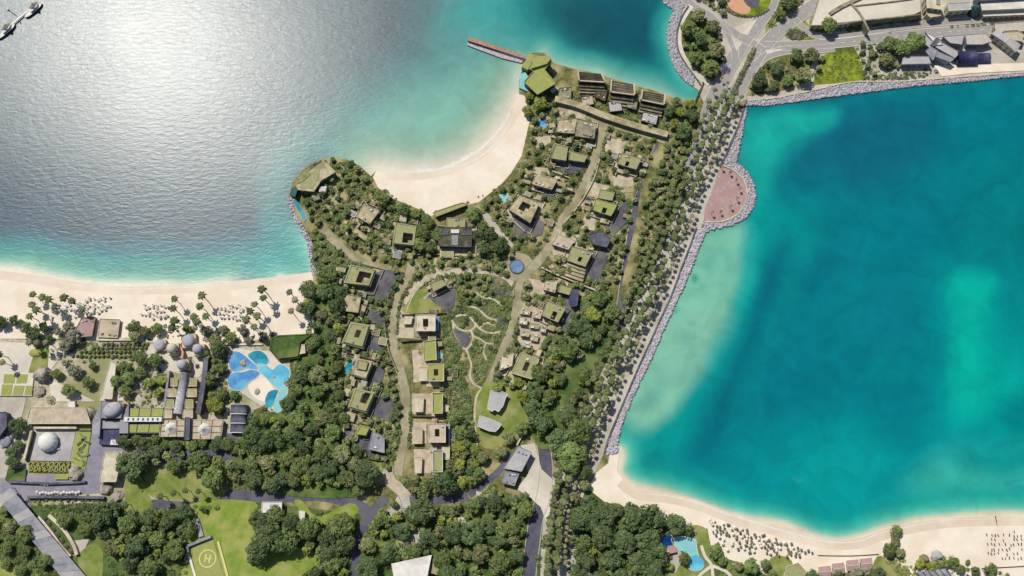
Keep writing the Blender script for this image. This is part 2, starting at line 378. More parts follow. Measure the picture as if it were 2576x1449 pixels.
    blot([(2000,1150),(2120,1100),(2260,1150),(2240,1250),(2060,1290),(1980,1220)], col(4,152,152), 22)
    blot([(2330,1190),(2460,1150),(3200,1140),(3200,1300),(2340,1310),(2300,1280)], col(56,178,162), 20)
    blot([(2440,1130),(2580,1110),(3200,1100),(3200,1180),(2500,1185)], col(6,146,144), 16)
    blot([(1720,1203),(1776,1200),(1778,1218),(1760,1226),(1724,1224)], col(0,104,116), 3)
    blot([(1570,1160),(1640,1150),(1690,1190),(1640,1200),(1580,1185)], col(4,112,118), 7, op=.8)
    blot([(1990,1208),(2010,1214),(2016,1218),(1996,1214)], col(60,160,164), 1.5, op=.8)
    for k in range(16):
        u = R.uniform(2470,2600); v = R.uniform(1185,1235); l = R.uniform(8,26)
        blot([(u,v),(u+l,v+R.uniform(-2,3)),(u+l,v+3),(u+2,v+3)], col(14,140,140), 1.6, op=.6, sm=False)
    for k in range(12):
        u = R.uniform(2120,2230); v = R.uniform(1305,1340); l = R.uniform(5,14)
        blot([(u,v),(u+l,v-4),(u+l+2,v+4),(u+2,v+5)], col(10,132,136), 2.5, op=.5)
    # --- shallows along the beaches and rock edges
    ramp(SH_W, [(0,col(232,220,200),1),(3,col(206,214,194),1),(7,col(130,184,168),1),(13,col(80,154,142),1),(20,col(58,146,142),.95),(28,col(44,122,130),.7),(40,col(46,108,120),0)])
    ramp([(700,697),(786,690),(782,620),(760,575)], [(0,col(200,214,196),.5),(4,col(90,180,168),.9),(14,col(40,154,148),.85),(26,col(24,134,138),.7),(42,col(20,140,148),0)])
    ramp(KNOB[3:], [(0,col(70,106,104),.8),(8,col(56,116,118),.5),(26,col(64,130,130),0)])
    ramp(COVE, [(0,col(228,216,198),1),(5,col(208,204,186),1),(12,col(176,192,170),.95),(24,col(136,176,154),.85),(48,col(114,168,150),0)])
    ramp(HEAD[3:], [(0,col(160,196,176),.9),(6,col(120,184,166),.7),(14,col(70,166,154),.45),(22,col(60,160,150),0)])
    ramp(HEAD[:2], [(0,col(190,196,184),.8),(8,col(160,192,176),.5),(16,col(140,186,170),0)])
    ramp(NPARK[:9], [(0,col(90,180,168),.85),(7,col(40,160,152),.7),(18,col(24,140,140),0)])
    ramp(NSH, [(0,col(8,96,112),.7),(5,col(8,120,130),.5),(14,col(8,110,124),0)])
    ramp(SH_E, [(0,col(232,214,190),1),(2.5,col(206,206,182),1),(5,col(120,194,172),1),(9,col(60,178,160),.95),(16,col(16,156,148),.7),(30,col(10,150,146),0)])
    n = len(P)
    me = bpy.data.meshes.new('sea')
    gx, gy = len(xs), len(ys)
    ii = (np.arange(gy-1)[:,None]*gx+np.arange(gx-1)[None,:]).ravel()
    F = np.stack([ii, ii+1, ii+gx+1, ii+gx], 1)
    me.from_pydata([(a, b, 0.0) for a, b in P.tolist()], [], F.tolist())
    at = me.attributes.new('bed', 'FLOAT_COLOR', 'POINT')
    at.data.foreach_set('color', np.concatenate([A, np.ones((n,1))], 1).astype(np.float32).ravel())
    aw = me.attributes.new('wind', 'FLOAT', 'POINT'); aw.data.foreach_set('value', wind.astype(np.float32))
    o = bpy.data.objects.new('sea', me); COL.objects.link(o); o['kind'] = 'structure'
    m = bpy.data.materials.new('sea_mat'); m.use_nodes = True; N = m.node_tree.nodes; L = m.node_tree.links
    b = N['Principled BSDF']; b.inputs['IOR'].default_value = 1.333; b.inputs['Specular IOR Level'].default_value = .42
    a1 = N.new('ShaderNodeAttribute'); a1.attribute_name = 'bed'; nb = N.new('ShaderNodeTexNoise'); nb.inputs['Scale'].default_value = .045; nb.inputs['Detail'].default_value = 9; nb.inputs['Roughness'].default_value = .62; nb.inputs['Distortion'].default_value = .8
    tcb = N.new('ShaderNodeTexCoord'); L.new(tcb.outputs['Object'], nb.inputs['Vector'])
    mrb = N.new('ShaderNodeMapRange'); mrb.inputs['From Min'].default_value = .3; mrb.inputs['From Max'].default_value = .7; mrb.inputs['To Min'].default_value = .86; mrb.inputs['To Max'].default_value = 1.14
    L.new(nb.outputs['Fac'], mrb.inputs['Value']); hv = N.new('ShaderNodeHueSaturation'); L.new(mrb.outputs['Result'], hv.inputs['Value']); L.new(a1.outputs['Color'], hv.inputs['Color']); L.new(hv.outputs['Color'], b.inputs['Base Color'])
    a2 = N.new('ShaderNodeAttribute'); a2.attribute_name = 'wind'
    mr = N.new('ShaderNodeMapRange'); mr.inputs['To Min'].default_value = .22; mr.inputs['To Max'].default_value = WIND_ROUGH
    L.new(a2.outputs['Fac'], mr.inputs['Value']); L.new(mr.outputs['Result'], b.inputs['Roughness'])
    tc = N.new('ShaderNodeTexCoord'); mp = N.new('ShaderNodeMapping'); mp.inputs['Rotation'].default_value = (0,0,math.radians(-12)); mp.inputs['Scale'].default_value = (.55,1.5,1)
    L.new(tc.outputs['Object'], mp.inputs['Vector'])
    n1 = N.new('ShaderNodeTexNoise'); n1.inputs['Scale'].default_value = .26; n1.inputs['Detail'].default_value = 5; n1.inputs['Roughness'].default_value = .6; n1.inputs['Distortion'].default_value = .6
    L.new(mp.outputs[0], n1.inputs['Vector'])
    n2 = N.new('ShaderNodeTexNoise'); n2.inputs['Scale'].default_value = .012; n2.inputs['Detail'].default_value = 3
    L.new(tc.outputs['Object'], n2.inputs['Vector'])
    mu = N.new('ShaderNodeMath'); mu.operation = 'MULTIPLY'; L.new(a2.outputs['Fac'], mu.inputs[0]); L.new(n2.outputs['Fac'], mu.inputs[1])
    ma = N.new('ShaderNodeMath'); ma.operation = 'MULTIPLY_ADD'; ma.inputs[1].default_value = WAVE_STR; ma.inputs[2].default_value = .035; L.new(mu.outputs[0], ma.inputs[0])
    bp = N.new('ShaderNodeBump'); bp.inputs['Distance'].default_value = 1.6; L.new(ma.outputs[0], bp.inputs['Strength'])
    L.new(n1.outputs['Fac'], bp.inputs['Height']); L.new(bp.outputs['Normal'], b.inputs['Normal'])
    me.materials.append(m)
WIND_ROUGH = .30; WAVE_STR = .13
sea()

# ------------------------------------------------------------------ land, sheet by sheet (each a few mm to cm above the last)
KZ = [0]
def lev(): KZ[0] += 1; return GZ+0.004*KZ[0]
AVOID = []           # footprints (world) that planting keeps clear of
def sheet(name, pts, m, sm=0, z=None, skirt=.5):
    if sm: pts = smooth(pts, sm)
    z = z if z is not None else lev()
    mb = MB(); mb.prism(UL(pts, z), z-skirt, z); o = mb.build(name, m); o['kind'] = 'structure'; return o
def strip_pts(line, wd, sm=5, z=GZ):
    L = smooth(line, sm, False) if sm else line
    P = [U(u, v, z) for u, v in L]; a = []; b = []
    for i, p in enumerate(P):
        d = (P[min(i+1, len(P)-1)]-P[max(i-1, 0)]); d.z = 0; d.normalize(); n = Vector((-d.y, d.x, 0))
        ww = wd[0]+(wd[1]-wd[0])*i/(len(P)-1) if isinstance(wd, tuple) else wd
        a.append(p+n*ww/2); b.append(p-n*ww/2)
    return P, a, b
def ribbon(mb, a, b, z0, z1):
    n = len(a)
    vs = [(p.x,p.y,z1) for p in a]+[(p.x,p.y,z1) for p in b]+[(p.x,p.y,z0) for p in a]+[(p.x,p.y,z0) for p in b]
    fs = []
    for i in range(n-1):
        fs += [(n+i, n+i+1, i+1, i), (i, i+1, 2*n+i+1, 2*n+i), (n+i+1, n+i, 3*n+i, 3*n+i+1)]
    fs += [(0, 2*n, 3*n, n), (n-1, 2*n-1, 4*n-1, 3*n-1)]
    mb.add(vs, fs)
def strip(name, line, wd, m, sm=5, kerb=None, z=None, marks=False):
    z = z or lev()
    P, a, b = strip_pts(line, wd, sm, z); mb = MB(); ribbon(mb, a, b, z-.5, z); o = mb.build(name, m); o['kind'] = 'structure'
    if name not in ('promenade','wet_sand'):
        for i in range(len(a)-1): AVOID.append([(p.x,p.y) for p in (a[i],a[i+1],b[i+1],b[i])])
    if kerb:
        mk = MB()
        for s, e in ((a, 1), (b, -1)):
            s2 = []
            for i, p in enumerate(s):
                c = P[i]; d = (p-c); d.z = 0; d.normalize(); s2.append(p+d*.5)
            if e > 0: ribbon(mk, s2, s, z-.4, z+.13)
            else: ribbon(mk, s, s2, z-.4, z+.13)
        k = mk.build('kerb', kerb); k['kind'] = 'structure'
    if marks:
        mm = MB(); acc = 0
        for i in range(len(P)-1):
            seg = (P[i+1]-P[i]); L_ = seg.length; d = seg.normalized()
            t = 0
            while t < L_:
                if (acc+t) % 9 < 3.2 and t+1 < L_:
                    p = P[i]+d*t; q = P[i]+d*min(L_, t+1.6); mm.bar(p, q, .28, z+.002, z+.006)
                t += 1.6
            acc += L_
        k = mm.build('road_marking', M['paint']); k['kind'] = 'structure'
    return o

ground = sheet('ground', LAND, M['ground'], 0, z=GZ, skirt=3.5)

# beaches
sheet('beach', SH_W+[(787,720),(792,838),(720,842),(600,862),(520,880),(420,862),(300,858),(150,852),(0,852),(-500,852)], M['sand'])
sheet('beach', COVE+[(1325,262),(1333,300),(1322,350),(1312,392),(1285,436),(1262,462),(1240,480),(1205,508),(1150,522),(1105,535),(1080,545),(1058,528),(1010,508),(970,492),(950,470),(938,446)], M['sand'])
sheet('beach', SH_E+[(3200,1500),(2576,1470),(2300,1470),(2180,1440),(2080,1440),(1960,1460),(1850,1412),(1792,1394),(1780,1330),(1700,1320),(1590,1280),(1520,1262),(1478,1228),(1500,1190),(1530,1165),(1535,1130)], M['sand'])

def inland(line, d):
    out = []
    for i, p in enumerate(line):
        a = line[max(i-1,0)]; b = line[min(i+1,len(line)-1)]; x, y = b[0]-a[0], b[1]-a[1]; L = math.hypot(x,y); out.append((p[0]-y/L*d, p[1]+x/L*d))
    return out
strip('wet_sand', inland(SH_W[2:], 9), 7.0, M['wet_sand'])
strip('wet_sand', inland(COVE[1:], 10), 7.0, M['wet_sand'])
strip('wet_sand', inland(SH_E[3:], 10), 7.0, M['wet_sand'])
# broad ground surfaces
sheet('resort_ground', [(-500,853),(0,853),(300,859),(420,863),(520,881),(560,876),(720,842),(735,870),(720,1000),(640,1030),(590,1130),(560,1250),(300,1260),(0,1290),(-500,1300)], M['ground_res'])
sheet('north_ground', NPARK[:-2]+[(1655,-300),(3300,-300),(3300,140)]+NSH+[(1875,250),(1840,262),(1770,258),(1757,226)], M['paving_grey'])
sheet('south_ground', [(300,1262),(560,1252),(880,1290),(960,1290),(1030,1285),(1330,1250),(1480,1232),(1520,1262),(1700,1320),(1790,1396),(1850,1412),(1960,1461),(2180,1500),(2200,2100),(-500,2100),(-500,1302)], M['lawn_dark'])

# causeway surfaces
def off_(line,du): return [(a+du,b) for a,b in line]
PROM = [(1845,262),(1805,350),(1775,430),(1740,540),(1700,640),(1655,740),(1605,850),(1555,960),(1512,1060),(1478,1140),(1440,1210),(1420,1290),(1412,1380),(1410,1480)]
strip('promenade', off_(PROM,-6), (24,26), M['paving_grey'])
strip('causeway_road', [(1800,240),(1776,300),(1750,370),(1728,430)], (12,10), M['asphalt'], kerb=M['paving_grey'])
strip('service_road', [(1660,368),(1632,440),(1605,520),(1590,600),(1575,700),(1555,810),(1510,880),(1452,930),(1418,1010),(1385,1090)], 8, M['asphalt_dark'], kerb=M['paving_grey'])
strip('approach_road', [(1364,1100),(1374,1180),(1366,1250),(1350,1300),(1340,1366),(1326,1480)], (9,10), M['asphalt_dark'], kerb=M['paving_grey'])
sheet('plaza', [(1310,1120),(1345,1115),(1362,1180),(1400,1215),(1398,1260),(1380,1330),(1360,1275),(1330,1250),(1300,1230),(1330,1190)], M['paving'])
sheet('terrace', [(1815,416),(1848,430),(1870,455),(1879,483),(1872,513),(1850,539),(1813,555),(1775,556),(1772,530),(1782,503),(1797,465)], M['terrace'], 3)

# peninsula roads and paths
strip('village_road', [(1518,300),(1513,335),(1500,385),(1480,440),(1448,505),(1412,556),(1388,610),(1352,660),(1312,705),(1298,780),(1278,850),(1238,920),(1226,975)], (7.5,6), M['tan_road'], kerb=M['stone'])
strip('village_road', [(1400,262),(1450,285),(1518,305),(1600,328),(1690,356)], 7, M['tan_road'], kerb=M['stone'])
strip('village_road', [(1036,660),(1026,700),(1002,740),(988,800),(990,870),(1006,930),(1020,1000),(1018,1080),(1008,1140),(1000,1195)], 6.5, M['tan_road'], kerb=M['stone'])
strip('ring_path', [(1006,850),(1012,795),(1030,745),(1062,708),(1110,687),(1170,682),(1240,690),(1290,715)], 4, M['beige'], kerb=M['cream'])
strip('footpath', [(805,565),(835,600),(880,640),(940,668),(985,672)], (8,4), M['tan_road'])
strip('footpath', [(1216,535),(1236,560),(1262,590),(1290,622)], (6,3.5), M['paving_grey'])
strip('footpath', [(975,1178),(982,1210),(1008,1232),(1022,1256),(1026,1284)], 8, M['beige'], kerb=M['stone'])
strip('lane', [(1178,1248),(1130,1256),(1080,1258),(1030,1255)], 6, M['asphalt_dark'])
strip('lane', [(1290,1140),(1250,1190),(1180,1246)], 5, M['asphalt_dark'])
strip('lane', [(330,1290),(440,1262),(560,1248),(680,1250),(800,1245),(880,1262),(930,1292)], 9, M['asphalt_dark'])
sheet('plaza', [(1005,1240),(1030,1250),(1032,1285),(985,1300),(955,1325),(918,1305),(940,1280),(980,1282)], M['paving_grey'])
strip('lane', [(970,1250),(925,1305),(902,1350),(892,1420),(888,1480)], 7, M['asphalt_dark'])
sheet('plaza', [(1280,640),(1322,640),(1345,668),(1330,705),(1290,705),(1270,680)], M['tan_road'], 3)

# villa forecourts and yards
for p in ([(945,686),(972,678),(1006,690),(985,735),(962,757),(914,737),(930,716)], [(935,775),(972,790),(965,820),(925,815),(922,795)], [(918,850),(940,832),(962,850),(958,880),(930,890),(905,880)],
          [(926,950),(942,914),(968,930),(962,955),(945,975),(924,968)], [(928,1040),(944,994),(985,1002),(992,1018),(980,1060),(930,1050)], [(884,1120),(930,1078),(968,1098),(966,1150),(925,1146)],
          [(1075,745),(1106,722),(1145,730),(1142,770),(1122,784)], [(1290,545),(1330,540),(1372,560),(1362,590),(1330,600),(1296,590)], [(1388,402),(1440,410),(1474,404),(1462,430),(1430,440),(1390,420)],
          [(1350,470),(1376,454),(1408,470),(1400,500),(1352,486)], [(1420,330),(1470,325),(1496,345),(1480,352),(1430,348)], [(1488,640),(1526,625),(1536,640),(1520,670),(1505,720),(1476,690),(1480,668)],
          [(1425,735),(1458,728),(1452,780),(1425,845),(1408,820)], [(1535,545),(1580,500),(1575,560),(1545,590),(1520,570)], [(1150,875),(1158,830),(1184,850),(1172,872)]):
    sheet('forecourt', p, M['paving_slate'], z=GZ+.62, skirt=.8); AVOID.append([(w_.x,w_.y) for w_ in UL(p)])  # slate colour stands for dark paving plus the villas' painted shadow
for p in ([(1335,772),(1372,790),(1380,840),(1352,880),(1316,882),(1306,840)],[(1400,575),(1450,600),(1440,622),(1392,600)],[(1400,690),(1428,706),(1400,712)],[(1540,440),(1600,440),(1590,470),(1545,470)],[(1346,420),(1390,424),(1380,440),(1340,440)],[(1344,345),(1388,340),(1384,362),(1350,372)],[(1470,545),(1500,540),(1496,580),(1460,575)],[(1010,795),(1049,795),(1049,852),(1008,850)], [(1036,880),(1066,880),(1066,935),(1040,930)], [(1040,925),(1079,920),(1079,960),(1040,962)], [(1036,990),(1092,990),(1092,1040),(1036,1042)],
          [(1036,1062),(1081,1062),(1081,1115),(1036,1118)], [(1040,1130),(1091,1130),(1091,1190),(1046,1192)], [(1255,905),(1292,890),(1300,950),(1262,945)], [(1330,700),(1398,712),(1395,740),(1335,740)],
          [(1390,600),(1440,612),(1430,650),(1390,640)], [(1310,760),(1366,776),(1360,860),(1300,870)], [(1525,345),(1580,352),(1560,388),(1520,380)], [(1440,262),(1480,268),(1470,300),(1420,290)], [(1480,455),(1540,470),(1500,500),(1470,490)]):
    sheet('forecourt', p, M['beige'], skirt=.8); AVOID.append([(w_.x,w_.y) for w_ in UL(p)])

# lawns
def shr(p):
    cx=sum(a for a,b in p)/len(p); cy=sum(b for a,b in p)/len(p); return [(cx+(a-cx)*.82,cy+(b-cy)*.82) for a,b in p]
for p, m in (([(1016,786),(1026,760),(1050,732),(1075,728),(1090,760),(1120,786)], 'lawn'), ([(1130,795),(1145,800),(1160,920),(1185,1000),(1192,1130),(1170,1120),(1150,980),(1128,880)], 'lawn_dark'),
             ([(1196,980),(1220,960),(1300,980),(1340,1040),(1300,1090),(1240,1130),(1196,1100)], 'lawn'), ([(1150,700),(1230,690),(1286,720),(1284,800),(1254,880),(1220,960),(1196,960),(1176,900),(1140,850),(1140,770)], 'garden_bed'),
             ([(920,1150),(966,1152),(960,1195),(940,1205),(918,1180)], 'lawn'), ([(90,870),(128,872),(122,935),(70,935),(78,900)], 'lawn'), ([(316,1200),(345,1210),(385,1270),(350,1300),(318,1290)], 'lawn'),
             ([(196,1398),(240,1366),(260,1400),(250,1480),(215,1480)], 'lawn'), ([(480,1268),(640,1262),(640,1300),(700,1310),(620,1480),(460,1480),(470,1380)], 'lawn_bright'), ([(740,1262),(760,1260),(800,1300),(880,1265),(900,1290),(820,1320),(770,1300)], 'lawn_bright'),
             ([(660,1400),(740,1376),(800,1400),(790,1480),(640,1480)], 'lawn_bright'), ([(-200,1370),(60,1420),(80,1500),(-200,1500)], 'lawn_bright'), ([(1735,1325),(1760,1322),(1782,1340),(1786,1400),(1776,1420),(1752,1390),(1745,1360)], 'lawn'), ([(1690,1430),(1770,1405),(1800,1450),(1820,1500),(1680,1500)], 'lawn'),
             ([(1938,1405),(1985,1404),(1998,1440),(1990,1490),(1930,1490)], 'lawn'), ([(2200,1410),(2226,1402),(2262,1440),(2270,1500),(2190,1500)], 'lawn'), ([(340,1165),(560,1165),(560,1250),(420,1260),(360,1230)], 'lawn'),
             ([(2046,206),(2072,140),(2110,112),(2145,112),(2172,180),(2168,200),(2060,212)], 'lime'), ([(1945,-20),(1990,-20),(1990,30),(1960,65),(1932,90),(1925,70),(1945,30)], 'lawn'), ([(1990,40),(1972,70),(1980,96),(2035,100),(2050,92),(2025,50)], 'lawn'),
             ([(1728,30),(1760,30),(1790,60),(1816,118),(1818,170),(1800,202),(1770,198),(1738,178),(1718,140),(1716,80)], 'lawn_dark'), ([(1905,160),(1960,138),(2052,136),(2060,150),(2040,195),(1990,222),(1890,240),(1880,225)], 'ground'),
             ([(2045,35),(2075,40),(2086,74),(2060,84),(2036,70)], 'lawn'), ([(1630,400),(1720,330),(1760,300),(1720,420),(1650,600),(1590,740),(1560,740),(1600,560)], 'ground')):
    sheet('lawn', p, M[m], 3)
    if m in ('lawn_bright','lawn') and p[0][1] > 900: AVOID.append([(w_.x,w_.y) for w_ in UL(shr(p))])

for ln in ([(1136,806),(1150,824),(1168,832),(1186,830),(1196,818),(1190,806)], [(1139,812),(1144,838),(1154,862),(1172,878),(1186,864),(1190,846),(1184,832)], [(1154,862),(1166,850),(1182,846)],
           [(1146,796),(1164,792),(1184,800),(1206,826),(1232,838),(1258,834)], [(1190,846),(1206,852),(1224,862),(1240,866)], [(1206,826),(1222,812),(1244,818)], [(1180,770),(1204,778),(1226,798),(1250,806)],
           [(1172,878),(1180,900),(1186,920),(1182,944),(1192,966),(1212,976)], [(1212,976),(1198,1000),(1194,1050),(1200,1120)], [(1196,735),(1216,748),(1240,752),(1262,768)], [(1222,862),(1216,884),(1224,906)],
           [(1120,700),(1090,730),(1066,752)]):
    strip('footpath', ln, 1.5, M['beige'])
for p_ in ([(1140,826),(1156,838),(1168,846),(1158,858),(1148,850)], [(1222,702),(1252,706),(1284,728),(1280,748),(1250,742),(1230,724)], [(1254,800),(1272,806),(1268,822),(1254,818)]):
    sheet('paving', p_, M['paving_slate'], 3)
# resort paving
for p, m in (([(-200,858),(60,862),(90,872),(70,942),(-200,942)], 'paving'), ([(-200,995),(66,1000),(20,1200),(-200,1240)], 'paving_grey'), ([(125,858),(165,862),(150,900),(128,930),(140,960),(240,1010),(130,1010),(120,930)], 'paving'),
             ([(370,864),(520,884),(520,922),(500,950),(410,930),(370,920)], 'paving'), ([(255,1060),(320,1060),(314,1137),(264,1137),(255,1220),(40,1215),(0,1230),(10,1200),(190,1190),(225,1070)], 'paving_lilac'),
             ([(0,1205),(250,1205),(250,1240),(80,1250),(60,1330),(0,1240)], 'paving_lilac'), ([(67,1158),(83,1077),(192,1077),(175,1160)], 'grey_roof'), ([(330,1128),(575,1128),(575,1166),(345,1166)], 'asphalt_dark'),  # asphalt_dark block: lower service road, its shade put into the colour
             ([(270,960),(320,960),(310,1008),(250,1008)], 'paving'), ([(570,1090),(600,1092),(592,1160),(572,1160)], 'asphalt_dark'), ([(1655,1340),(1690,1346),(1720,1400),(1700,1440),(1650,1430),(1640,1380)], 'paving_grey'),
             ([(1040,1330),(1070,1330),(1060,1380),(1010,1410),(960,1400),(985,1370)], 'paving_grey'), ([(1110,1298),(1176,1302),(1190,1360),(1140,1340)], 'paving'), ([(1198,1235),(1244,1245),(1240,1280),(1198,1275)], 'beige'), ([(180,1360),(225,1356),(215,1378),(190,1400)], 'paving_grey')):
    sheet('paving', p, M[m])
# north roads
road = M['asphalt']; kb = M['paving']
strip('road', [(1786,262),(1815,205),(1850,140),(1878,94),(1905,60),(1935,18),(1955,-40)], 11, road, kerb=kb, marks=True)
strip('road', [(1828,262),(1858,220),(1890,168),(1918,123),(1956,80),(2002,45),(2060,6),(2160,-60)], 11, road, kerb=kb, marks=True)
strip('road', [(1690,-40),(1736,10),(1790,44),(1832,74),(1885,104),(1920,128)], 7, road, kerb=kb)
strip('road', [(1790,44),(1824,76),(1846,118),(1850,150)], 5.5, road, kerb=kb)
strip('road', [(1925,116),(1990,116),(2060,112),(2130,106),(2200,98),(2290,88),(2380,80),(2620,66)], 8, road, kerb=kb, marks=True)
strip('road', [(1905,162),(1930,140),(1980,126),(2040,124),(2100,120)], 7, road, kerb=kb)
strip('road', [(2002,50),(2024,72),(2056,90),(2130,88),(2220,74),(2330,60),(2620,40)], 5, road, kerb=kb)
sheet('paving', [(1846,70),(1905,48),(1880,88),(1862,84)], M['paving']); sheet('paving', [(1838,88),(1868,108),(1852,128)], M['paving'])
sheet('paving', [(1926,126),(1976,122),(1930,136)], M['paving'])
strip('footpath', [(1738,14),(1714,52),(1706,90),(1712,128),(1730,162),(1758,192),(1786,210)], 5, M['paving'])
strip('footpath', [(2058,130),(2050,160),(2030,196)], 4, M['paving_grey'])
sheet('beach_path', [(2350,165),(2500,160),(2600,158),(2600,176),(2440,184),(2370,192)], M['sand'])
# surf lines in the cove
def surf(line, seed, w0, w1):
    L = smooth(line, 8, False); mb = MB(); a = []; b = []
    P = [U(u, v) for u, v in L]; rr = random.Random(seed)
    z = GZ+.045
    for i, p in enumerate(P):
        d = P[min(i+1, len(P)-1)]-P[max(i-1, 0)]; d.normalize(); n = Vector((-d.y, d.x, 0))
        e = math.sin(math.pi*i/(len(P)-1)); wa = (rr.uniform(w0, w1)*e+.15)
        a.append(p+n*(wa*rr.uniform(.3,.7))); b.append(p-n*wa*.5)
    ribbon(mb, a, b, z-.015, z); o = mb.build('surf', M['paint']); o['kind'] = 'stuff'; o['label'] = 'white line of surf along the curved cove beach'; o['category'] = 'surf'
surf([(955,431),(1010,433),(1060,431),(1110,424),(1150,409),(1175,395),(1205,377),(1240,344),(1268,309),(1290,272)], 5, 1.4, 4.2)
surf([(0,690),(100,703),(200,718),(300,727),(400,725),(500,722),(600,713),(700,702),(780,692)], 8, .3, 1.0)
surf([(1560,1205),(1590,1229),(1623,1242),(1677,1247),(1721,1256),(1771,1271),(1821,1291),(1932,1324),(2015,1348),(2099,1364),(2165,1360),(2215,1341),(2315,1319),(2399,1308),(2576,1304)], 9, .3, 1.0)
surf([(1130,425),(1175,412),(1215,390),(1250,358),(1278,318),(1298,280)], 6, .5, 1.8)
# ------------------------------------------------------------------ buildings
def centroid(P): return Vector((sum(p[0] for p in P)/len(P), sum(p[1] for p in P)/len(P), 0))
def shrink(P, d):
    c = centroid(P); out = []
    for p in P:
        v = Vector((p[0]-c.x, p[1]-c.y)); L = v.length; out.append(Vector((c.x+v.x*(L-d)/L, c.y+v.y*(L-d)/L, p[2] if len(p) > 2 else 0)))
    return out
def bil(q, s, t):
    return q[0]*(1-s)*(1-t)+q[1]*s*(1-t)+q[2]*s*t+q[3]*(1-s)*t
def windows(root, P, z0, storeys, sh, gap=4.2, ww=1.7, wh=1.5, inset=2.0):
    n = len(P)
    for i in range(n):
        a = Vector((P[i][0], P[i][1])); b = Vector((P[(i+1) % n][0], P[(i+1) % n][1])); L = (b-a).length
        k = int((L-inset)/gap)
        if k < 1: continue
        d = (b-a).normalized()
        for s in range(storeys):
            for j in range(k):
                c = a+d*(L*(j+.5)/k); p = c-d*ww/2; q = c+d*ww/2
                mb = MB(); mb.bar(p, q, .24, z0+s*sh+.9, z0+s*sh+.9+wh); mb.build('window', M['glass'], root)
def ccw(P):
    a = sum(P[i][0]*P[(i+1) % len(P)][1]-P[(i+1) % len(P)][0]*P[i][1] for i in range(len(P)))
    return P if a > 0 else P[::-1]
LATE = []
def building(name, label, cat, pts, h, wall='cream', roof='green_roof', hole=None, skirt=0.0, group=None, par=.5, court='dark_stone', win=True, extras=None, base=GZ, storeys=None):
    """pts: roof outline in image pixels at height h above ground; hole: (s0,s1,t0,t1) courtyard in a 4-corner roof"""
    z = base+h
    P = UL(pts, z); c = centroid(P); root = empty(name, (c.x, c.y, base), label, cat, group)
    if cat == 'villa': P = [Vector((c.x+(p.x-c.x)*1.14, c.y+(p.y-c.y)*1.14, p.z)) for p in P]
    AVOID.append([(p.x, p.y) for p in P])
    W = ccw(shrink(P, .5 if not skirt else skirt+.3))
    mb = MB()
    if hole:
        s0, s1, t0, t1 = hole; I = [bil(P, s, t) for s, t in ((s0,t0),(s1,t0),(s1,t1),(s0,t1))]
        mb.prism(W, base-.2, z-.25, top=False); 
        n = 4; vs = [(p.x,p.y,base+.3) for p in I]+[(p.x,p.y,z+.1) for p in I]
        mb.add(vs, [((i+1) % 4, i, 4+i, 4+(i+1) % 4) for i in range(4)])
        mb.build('walls', M[wall], root)
        mc = MB(); mc.add([(p.x,p.y,base+.3) for p in I], [(0,1,2,3)] if ccw(I) is I else [(3,2,1,0)])
        mc.build('courtyard', M[court], root)
        O = shrink(P, skirt) if skirt else P
        mr = MB(); vs = [(p.x,p.y,z) for p in O]+[(p.x,p.y,z) for p in I]
        fl = ccw(I) is I
        fs = [(i, (i+1) % 4, 4+(i+1) % 4, 4+i) for i in range(4)]
        mr.add(vs, fs if fl else [f[::-1] for f in fs])
    else:
        mb.prism(W, base-.2, z-.25, top=False); mb.build('walls', M[wall], root)
        O = shrink(P, skirt) if skirt else P
        mr = MB(); mr.prism(O, z-.3, z, bottom=True)
    if skirt:
        n = len(P); vs = [(p.x,p.y,z) for p in O]+[(p.x,p.y,z-skirt*.8) for p in P]+[(p.x,p.y,z-skirt*.8-.35) for p in P]
        fs = []
        pos = ccw(list(P))[1] == P[1]
        for i in range(n):
            j = (i+1) % n
            f1 = (n+i, n+j, j, i); f2 = (2*n+i, 2*n+j, n+j, n+i)
            fs += [f1, f2] if pos else [f1[::-1], f2[::-1]]
        me = MB(); me.add(vs, fs); me.build('eaves', M[roof], root)
    mr.build('roof', M[roof], root)
    if par:
        mp = MB(); n = len(O)
        for i in range(n):
            a, b = O[i], O[(i+1) % n]; mp.bar(a, b, .4, z-.05, z+par)
        mp.build('parapet', M[wall if not skirt else roof], root)
    if win: windows(root, W, base, storeys or max(1, int(h/3.4)), 3.3)
    if extras: extras(root, P, z)
    if cat == 'villa': LATE.append((root, P, z))
    return root
def plant_box(root, P, z, s, t, sx, sy, h, m, name):
    c = bil(P, s, t); d = (P[1]-P[0]); rot = math.atan2(d.y, d.x); mb = MB(); mb.box(c.x, c.y, z, sx, sy, h, rot); return mb.build(name, M[m], root)
def roofbits(seed, n=3):
    def f(root, P, z):
        rr = random.Random(seed)
        for k in range(n):
            plant_box(root, P, z, rr.uniform(.15,.85), rr.choice([.15,.85,.2,.8]), rr.uniform(1,2.2), rr.uniform(.8,1.6), rr.uniform(.6,1.2), rr.choice(['white','slate_pale','stone']), 'air_unit')
    return f
